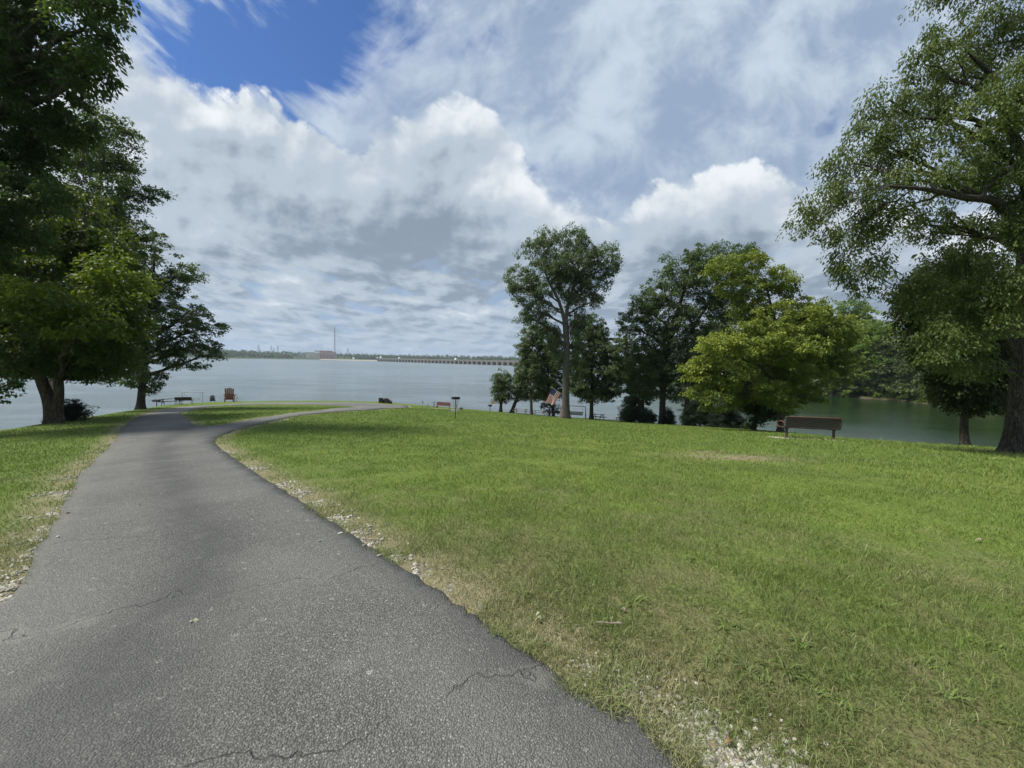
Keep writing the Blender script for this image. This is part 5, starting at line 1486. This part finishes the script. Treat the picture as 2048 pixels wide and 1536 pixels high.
# 3 - flags
def flag_mat(name, fade):
    m, g, p, out = new_mat(name)
    uv = g.new('ShaderNodeUVMap').outputs[0]; U_, V_, _ = g.sep(uv)
    st = g.m('MODULO', g.m('FLOOR', g.mul(V_, 13.0)), 2.0)
    f = lambda c: tuple(a * (1 - fade) + .42 * fade for a in c)
    red = f((.50, .015, .025)); wh = f((.80, .78, .75)); bl = f((.010, .018, .11))
    c = g.mix(g.m('GREATER_THAN', st, .5), red, wh)
    can = g.mul(g.m('LESS_THAN', U_, .4), g.m('GREATER_THAN', V_, 6 / 13))
    # 11 columns x 9 rows, every other place holds a star
    cx = g.mul(U_, 12 / .4); cy = g.mul(g.sub(V_, 6 / 13), 10 / (7 / 13))
    ix = g.m('ROUND', cx); iy = g.m('ROUND', cy)
    d = g.m('SQRT', g.add(g.m('POWER', g.mul(g.sub(cx, ix), .85), 2.0), g.m('POWER', g.sub(cy, iy), 2.0)))
    par = g.m('LESS_THAN', g.m('ABSOLUTE', g.sub(g.m('MODULO', g.add(ix, iy), 2.0), 0.0)), .5)
    ins = g.mul(g.mul(g.m('GREATER_THAN', ix, .5), g.m('LESS_THAN', ix, 11.5)), g.mul(g.m('GREATER_THAN', iy, .5), g.m('LESS_THAN', iy, 9.5)))
    star = g.mul(g.mul(g.m('LESS_THAN', d, .19), par), ins)
    c = g.mix(can, c, g.mix(star, bl, wh))
    g.put(p.inputs['Base Color'], c); p.inputs['Roughness'].default_value = .8
    tr = g.new('ShaderNodeBsdfTranslucent'); g.put(tr.inputs[0], c); mx = g.new('ShaderNodeMixShader'); mx.inputs[0].default_value = .12
    g.l.new(p.outputs[0], mx.inputs[1]); g.l.new(tr.outputs[0], mx.inputs[2]); g.l.new(mx.outputs[0], out.inputs['Surface'])
    return m
def flag(label, A, Bp, C_, D, mat, pole_to, Y, r_=.02):
    """A-B hoist corners (A beside the stars), D-C fly corners, photo pixels at distance Y"""
    A, Bp, C_, D = (Vector(at(*q, Y)) for q in (A, Bp, C_, D))
    root = empty('flag', A, 0, label, 'flag')
    nx, ny = 26, 15; V, F, UV = [], [], []
    for i in range(nx):
        for j in range(ny):
            u, v = i / (nx - 1), j / (ny - 1)
            p = (A * v + Bp * (1 - v)) * (1 - u) + (D * v + C_ * (1 - v)) * u
            w = .10 * u * math.sin(v * 9 + u * 3.0) + .05 * math.sin(v * 17 + 1) * u
            p = p + Vector((w * .25, w, .35 * w)) - Vector((0, 0, .06 * math.sin(math.pi * v) * u))
            V.append(p - A); UV.append((u, v))
    for i in range(nx - 1):
        for j in range(ny - 1): F.append((i * ny + j, (i + 1) * ny + j, (i + 1) * ny + j + 1, i * ny + j + 1))
    me = bpy.data.meshes.new('cloth'); me.from_pydata(V, [], F); me.update()
    ul = me.uv_layers.new(name='UVMap')
    for l in me.loops: ul.data[l.index].uv = UV[l.vertex_index]
    me.polygons.foreach_set('use_smooth', [True] * len(F))
    link_mesh('cloth', me, mat, root)
    e = Vector(at(*pole_to, Y + .15)); out_ = (A - Bp).normalized()
    pm = MB().tube([e - A, Bp - A, out_ * .08], r_, 8); pm.tube([out_ * .08, out_ * .16], r_ * 1.8, 8); pm.build('pole', M_LIGHTM, root)
    return root
flag('large bright striped flag with stars on a pole fixed to the slender trunk', (1104, 775), (1122, 787), (1107.5, 810), (1091, 803), flag_mat('flag_cloth', 0.0), (1129, 794), 44.2, .03)
flag('small faded striped flag beside the small round-topped tree', (990, 797.5), (996.5, 800), (991, 808), (981.5, 807), flag_mat('faded_flag_cloth', .35), (1001, 804), 57.5, .015)

# 4 - charcoal grills on posts
def grill(label, w=.62, handle=True):
    root = empty('park_grill', (0, 0, 0), 0, label, 'grill', 'charcoal grills on posts')
    MB().tube([(0, 0, -.1), (0, 0, .74)], .045, 8).build('post', M_BLACK, root)
    b = MB(); b.box((0, 0, .86), (w, .42, .22), None, .03).build('firebox', M_BLACK, root)
    g_ = MB()
    for k in range(7): g_.tube([(-w / 2 + .05 + k * (w - .1) / 6, -.2, 1.0), (-w / 2 + .05 + k * (w - .1) / 6, .2, 1.0)], .008, 4)
    g_.tube([(-w / 2, -.2, 1.0), (w / 2, -.2, 1.0)], .010, 4).tube([(-w / 2, .2, 1.0), (w / 2, .2, 1.0)], .010, 4); g_.build('grate', M_BLACK, root)
    if handle: MB().tube([(-w / 2, -.05, .92), (-w / 2 - .42, -.05, .92)], .016, 6).build('handle', M_BLACK, root)
    return root
put(grill('black charcoal grill with long side handle near the left oak', .85), 314, 49, tilt=False)
put(grill('black charcoal grill standing alone by the small flag', .55, False), 980, 57.5, tilt=False)

# 5 - picnic tables
def picnic(label, mat, L=1.85, seats=True, cross=False):
    root = empty('picnic_table', (0, 0, 0), 0, label, 'picnic table', 'picnic tables along the shore')
    t = MB()
    for k in range(5): t.box((0, -.30 + k * .15, .745), (L, .144, .065), None, .006)
    t.build('tabletop', mat, root)
    for sy in (-1, 1):
        MB().box((0, sy * .66 - .07, .44), (L, .13, .06), None, .006).box((0, sy * .66 + .07, .44), (L, .13, .06), None, .006).build('seat', mat, root)
    for sx in (-1, 1):
        x = sx * (L / 2 - .28)
        for sy in (-1, 1): MB().beam((x, sy * .10, .74), (x, sy * .62, -.05), .045, .10).build('leg', mat, root)
        MB().box((x + .05, 0, .40), (.04, 1.5, .09)).box((x + .05, 0, .70), (.04, .7, .08)).build('crossbeam', mat, root)
    return root
put(picnic('dark wooden picnic table between the left grill and the dark bench', M_WOOD_D, 2.2), 344, 47.5, math.radians(30))
put(picnic('grey picnic table right of the small leaning tree', M_WOOD_G, 2.0), 1041, 55, math.radians(-18))
put(picnic('grey picnic table partly hidden by a thin trunk, left of the large flag', M_WOOD_G, 1.9), 1079, 54.5, math.radians(-8))
put(picnic('green-grey picnic table beside the dark round tree, with crossed legs showing', M_WOOD_G, 1.9), 1196, 52.5, math.radians(-50))
put(picnic('low weathered picnic table in front of the spiky cedar shrub', M_WOOD_G, 2.6), 1250, 49.5, math.radians(-4), lift=-.22)

# 6 - dark slatted bench, steel frame swings
def slat_bench(label, mat, L=1.5):
    root = empty('park_bench', (0, 0, 0), 0, label, 'bench')
    b = MB()
    for k in range(4): b.box((0, -.30 - .03 * k, .55 + .1 * k), (L, .035, .098), (.25, 0, 0), .005)
    b.build('backrest', mat, root)
    s = MB()
    for k in range(4): s.box((0, -.2 + .13 * k, .44), (L, .11, .03), None, .005)
    s.build('seat', mat, root)
    for sx in (-1, 1):
        x = sx * (L / 2 - .03)
        MB().tube([(x, -.42, .9), (x, -.24, .43), (x, -.30, -.03)], .025, 6).tube([(x, .24, .43), (x, .27, -.03)], .025, 6).build('leg', M_BLACK, root)
        MB().tube([(x, -.33, .64), (x, .22, .64), (x, .25, .43)], .022, 6).build('armrest', M_BLACK, root)
    return root
put(slat_bench('dark slatted bench right of the left picnic table', M_WOOD_D, 1.75), 369, 50, math.radians(24))
def swing(label, w, h, mat, seatm, aframe, Lb, face=1.0):
    root = empty('swing_seat', (0, 0, 0), 0, label, 'swing')
    f = MB()
    for sx in (-1, 1):
        x = sx * w / 2
        if aframe:
            f.tube([(x * 1.08, -.6, -.1), (x, 0, h)], .035, 8); f.tube([(x * 1.08, .6, -.1), (x, 0, h)], .035, 8); f.tube([(x * 1.04, -.33, h * .45), (x * 1.04, .33, h * .45)], .022, 6)
        else: f.tube([(x, 0, -.3), (x, 0, h)], .035, 8)
    f.tube([(-w / 2 - .05, 0, h), (w / 2 + .05, 0, h)], .04, 8)
    f.build('frame', mat, root)
    for sx in (-1, 1):
        MB().tube([(sx * Lb * .46, 0, h), (sx * Lb * .48, -.2, .62)], .009, 4).tube([(sx * Lb * .46, 0, h), (sx * Lb * .48, .24, .62)], .009, 4).build('chain', M_STEEL, root)
    s = MB()
    for k in range(4): s.box((0, -.15 + k * .13, .45), (Lb, .11, .03))
    s.build('seat', seatm, root)
    b = MB()
    for k in range(4 if aframe else 2): b.box((0, -.24 - .03 * k, .53 + k * .12), (Lb, .025, .10 if aframe else .04), (.2, 0, 0))
    b.build('backrest', seatm, root)
    return root
put(swing('pale steel rectangular swing frame with a hanging seat by the water, left', 2.35, 1.55, M_LIGHTM, M_STEEL, False, 1.9), 386, 53, math.radians(18), tilt=False)
put(swing('wooden glider swing under a black frame, right of the slender trunk', 2.7, 1.72, M_BLACK, M_WOOD_G, True, 2.0), 1151, 54.5, math.radians(-6), tilt=True)

# 7 - chairs
def adirondack(label, mat, s=1.0, group=None, name='adirondack_chair'):
    root = empty(name, (0, 0, 0), 0, label, 'chair', group)
    # back to the viewer (local -y)
    tops = (.86, .95, 1.0, .95, .86) if s < 1.5 else (.93, .97, 1.0, .97, .93)
    for k, t in enumerate(tops):
        x = (k - 2) * .125; e = .052
        zt = 1.06 * t
        poly = [(x * .82 - e, .0), (x * .82 + e, .0), (x * 1.05 + e, zt - .05), (x * 1.05 + e * .5, zt), (x * 1.05 - e * .5, zt), (x * 1.05 - e, zt - .05)]
        V, F = [], []
        for dy in (0, .022):
            for (px_, pz_) in poly: V.append((px_ * s, (-.28 - .27 * (pz_) + dy) * s, (pz_ + .18) * s * .94))
        n = 6; F = [tuple(range(n)), tuple(reversed(range(n, 2 * n)))] + [(i, (i + 1) % n, n + (i + 1) % n, n + i) for i in range(n)]
        MB().add(V, F).build('back_slat', mat, root)
    MB().box((0, -.48 * s, .60 * s), (.66 * s, .03 * s, .08 * s)).box((0, -.36 * s, .22 * s), (.60 * s, .03 * s, .09 * s)).build('back_rail', mat, root)
    st = MB()
    for k in range(5): st.box((0, (-.25 + k * .115) * s, (.25 + k * .025) * s), (.56 * s, .10 * s, .02 * s), (.2, 0, 0))
    st.build('seat', mat, root)
    for sx in (-1, 1):
        MB().box((sx * .35 * s, -.1 * s, .58 * s), (.13 * s, .78 * s, .022 * s), None, .005).build('armrest', mat, root)
        MB().box((sx * .33 * s, .24 * s, .28 * s), (.03 * s, .10 * s, .58 * s)).build('front_leg', mat, root)
        MB().beam((sx * .30 * s, .32 * s, .34 * s), (sx * .30 * s, -.62 * s, .02 * s), .03 * s, .12 * s).box((sx * .33 * s, -.40 * s, .27 * s), (.03 * s, .08 * s, .60 * s)).build('rear_leg', mat, root)
    return root
put(adirondack('small dark low-backed chair beside the giant wooden chair', M_WOOD_D, .95), 426, 60, math.radians(36))
put(adirondack('giant reddish brown slatted lawn chair, more than head high', M_WOOD_R, 1.95), 460, 62, math.radians(31), lift=.0)
def steps():
    root = empty('step_ladder', (0, 0, 0), 0, 'pale folding steps leaning beside the giant wooden chair', 'steps')
    for sx in (-.28, .28):
        MB().beam((sx, -.35, 0), (sx, .15, 1.25), .05, .06).build('rail', M_WHITE, root)
        MB().beam((sx, .5, 0), (sx, .15, 1.25), .04, .05).build('rail', M_RUST, root)
    for k in range(4): MB().box((0, -.35 + .5 * (k + .6) / 4.6, 1.25 * (k + .6) / 4.6), (.56, .16, .03)).build('tread', M_WHITE, root)
    MB().tube([(-.28, .15, 1.25), (.28, .15, 1.25)], .025, 6).build('top_bar', M_REDM, root)
    return root
put(steps(), 472.5, 62, math.radians(60), tilt=False)
def bike_rack():
    root = empty('steel_loop', (0, 0, 0), 0, 'low pale steel hoop rack right of the giant wooden chair', 'rack')
    MB().tube([(-.35, 0, -.05), (-.35, 0, .55), (-.2, 0, .72), (.2, 0, .72), (.35, 0, .55), (.35, 0, -.05)], .022, 8).build('hoop', M_LIGHTM, root)
    MB().tube([(-.35, 0, .3), (.35, 0, .3)], .015, 6).build('crossbar', M_LIGHTM, root)
    return root
put(bike_rack(), 479.5, 62.5, math.radians(50), tilt=False)
def lounge(label, h, w, group='dark wicker armchairs and side tables on the road edge'):
    root = empty('wicker_armchair', (0, 0, 0), 0, label, 'armchair', group)
    MB().box((0, -.30, h / 2 + .02), (w, .16, h - .06), (.10, 0, 0), .04).build('backrest', M_WICKER, root)
    MB().box((0, .05, .26), (w - .1, .6, .3), None, .03).build('seat', M_WICKER, root)
    for sx in (-1, 1):
        MB().box((sx * (w / 2 - .05), .02, .33), (.11, .68, .56), None, .03).build('armrest', M_WICKER, root)
    for sx in (-1, 1):
        for sy in (-.3, .3): MB().box((sx * (w / 2 - .08), sy, .03), (.05, .05, .1)).build('leg', M_BLACK, root)
    return root
def side_table(label):
    root = empty('side_table', (0, 0, 0), 0, label, 'side table', 'dark wicker armchairs and side tables on the road edge')
    MB().box((0, 0, .48), (.55, .5, .05), None, .01).build('tabletop', M_WICKER, root)
    for sx in (-1, 1):
        for sy in (-1, 1): MB().box((sx * .22, sy * .2, .22), (.06, .06, .48)).build('leg', M_WICKER, root)
    MB().box((0, 0, .2), (.46, .42, .34), None, .02).build('skirt', M_WICKER, root)
    return root
put(lounge('left one of two dark high-backed wicker armchairs at the far road edge', .86, .72), 762.5, 62, math.radians(6), lift=.02)
put(side_table('low dark wicker side table between the two armchairs'), 768.5, 62, 0, lift=.02)
put(lounge('right one of two dark high-backed wicker armchairs at the far road edge', .84, .74), 774, 62, math.radians(-6), lift=.02)
put(side_table('dark wicker side table right of both armchairs'), 780.5, 61.5, math.radians(20), lift=.02)
def tilted_lounger():
    root = empty('sun_lounger', (0, 0, 0), 0, 'thin grey folding lounger at the lawn edge left of the red bench', 'lounger')
    MB().tube([(-.45, 0, 1.0), (-.25, 0, .55), (.35, 0, .40), (.6, 0, .1)], .03, 6).tube([(-.25, .45, .55), (.35, .45, .40), (.6, .45, .1)], .03, 6).build('frame', M_STEEL, root)
    MB().beam((-.42, .22, .95), (-.25, .22, .55), .4, .02).build('backrest', M_STEEL, root)
    MB().beam((-.25, .22, .54), (.35, .22, .40), .4, .02).build('seat', M_STEEL, root)
    MB().tube([(-.2, 0, .53), (-.3, 0, 0)], .02, 6).tube([(.3, .45, .42), (.32, .45, 0)], .02, 6).build('leg', M_STEEL, root)
    return root
put(tilted_lounger(), 849, 58, 0, tilt=False, lift=-.1)
def rock(label, px, Y, s, seed):
    r = random.Random(seed); m = MB(); V, F = [], []
    n, k = 8, 5
    for i in range(k):
        ph = math.pi * (i + .35) / (k - .3)
        for j in range(n):
            a = 2 * math.pi * j / n; q = s * (1 + r.uniform(-.2, .2))
            V.append((q * math.sin(ph) * math.cos(a), q * .8 * math.sin(ph) * math.sin(a), q * .7 * math.cos(ph) + s * .35))
    for i in range(k - 1):
        for j in range(n): F.append((i * n + j, i * n + (j + 1) % n, (i + 1) * n + (j + 1) % n, (i + 1) * n + j))
    F.append(tuple(range(n))); F.append(tuple(reversed(range((k - 1) * n, k * n))))
    o = m.add(V, F).build('rock', M_STONE); tagobj(o, label, 'rock'); return put(o, px, Y, 0, False)
rock('dark rock at the foot of the thin marker post', 872, 56, .32, 1)
rock('dark rock just right of the disc golf basket', 920, 55, .36, 2)
mp = empty('marker_post', (0, 0, 0), 0, 'thin dark marker post left of the red bench', 'post')
MB().tube([(0, 0, -.1), (0, 0, .75)], .05, 8).build('post_shaft', M_BLACK, mp); MB().box((0, 0, .78), (.14, .1, .14), None, .02).build('cap', M_BLACK, mp)
put(mp, 868, 56, 0, False)

# 8 - litter on the lawn
def twig(label, px, py, L, ang, r_=.006, col=(.26, .22, .18)):
    g_ = on_ground(px, py); z = gz(*g_)
    pts = [(-L / 2, 0, .022), (-L * .2, .002, .024), (L * .15, -.002, .024), (L / 2, .001, .026)]
    o = MB().tube(cat_rom(pts, 3), r_, 6).tube([(L * .1, 0, .026), (L * .24, .05, .03)], r_ * .5, 5).build('twig', plain('dry_twig', col, .9, scale=30))
    tagobj(o, label, 'twig'); o.location = (g_[0], g_[1], z); o.rotation_euler = (0, 0, ang); return o
twig('straight dry grey twig lying in the foreground grass', 1217, 1253, .15, -.03)
twig('dark bent twig on the gravel beside the road edge', 1330, 1440, .07, -.9, .004, (.05, .045, .035))
twig('pale twig lying in the verge halfway along the road edge', 742, 1083, .16, -.05, .006)
def leaf_thing(label, px, py, s, col, rz, seed, group=None, up=.03):
    g_ = on_ground(px, py); z = gz(*g_); m = MB()
    r = random.Random(seed); n = 10; pts = []
    for i in range(n):
        t = i / n * 2 * math.pi; q = s * (.55 + .25 * math.cos(t * 3) + .1 * math.cos(t * 2))
        pts.append((q * 1.2 * math.cos(t), q * .8 * math.sin(t), up + .012 * math.sin(t * 2)))
    V = [(0, 0, up + .008)] + pts + [(0, 0, up + .006)] + [(a, b, c - .002) for a, b, c in pts]
    F = [(0, 1 + i, 1 + (i + 1) % n) for i in range(n)] + [(n + 1, n + 2 + (i + 1) % n, n + 2 + i) for i in range(n)] + [(1 + i, n + 2 + i, n + 2 + (i + 1) % n, 1 + (i + 1) % n) for i in range(n)]
    o = m.add(V, F).build('fallen_leaf', plain('fallen_leaf_tissue', col, .6, scale=40)); tagobj(o, label, 'fallen leaf', group)
    o.location = (g_[0], g_[1], z); o.rotation_euler = (r.uniform(-.25, .25), r.uniform(-.25, .25), rz); return o
leaf_thing('pale yellow-green fallen leaf in the foreground grass', 1076, 1247, .028, (.50, .52, .28), .6, 1)
leaf_thing('upright pale green leaf just behind the yellow fallen leaf', 1073, 1238, .022, (.30, .36, .20), 1.6, 2, up=.035)
leaf_thing('small tan fallen leaf above the dry grey twig', 1245, 1228, .022, (.42, .33, .24), .2, 3)
leaf_thing('pinkish tan fallen leaf in the bright grass far right', 1958, 1085, .035, (.34, .27, .19), .1, 4)
leaf_thing('orange fallen leaf by the large gravel patch', 1455, 1495, .022, (.24, .13, .07), .9, 5)
leaf_thing('small pale leaf on the asphalt near the right road edge', 640, 1085, .030, (.42, .42, .39), .3, 6, up=.018)
leaf_thing('yellowish leaf on the asphalt in the middle of the lane', 388, 1248, .026, (.42, .40, .26), .3, 7, up=.018)

# ------------------------------------------------------------------ haze
def haze():
    m = bpy.data.materials.new('haze'); m.use_nodes = True
    g = NT(m.node_tree); g.n.clear()
    out = g.new('ShaderNodeOutputMaterial'); v = g.new('ShaderNodeVolumePrincipled')
    v.inputs['Color'].default_value = (.72, .85, 1.0, 1); v.inputs['Density'].default_value = .00010; v.inputs['Anisotropy'].default_value = .2
    g.l.new(v.outputs[0], out.inputs['Volume'])
    mb = MB().box((0, 0, (170 - 11.6) / 2), (7400, 7400, 170 + 11.6))
    o = mb.build('haze', m); tagobj(o, kind='stuff')
haze()
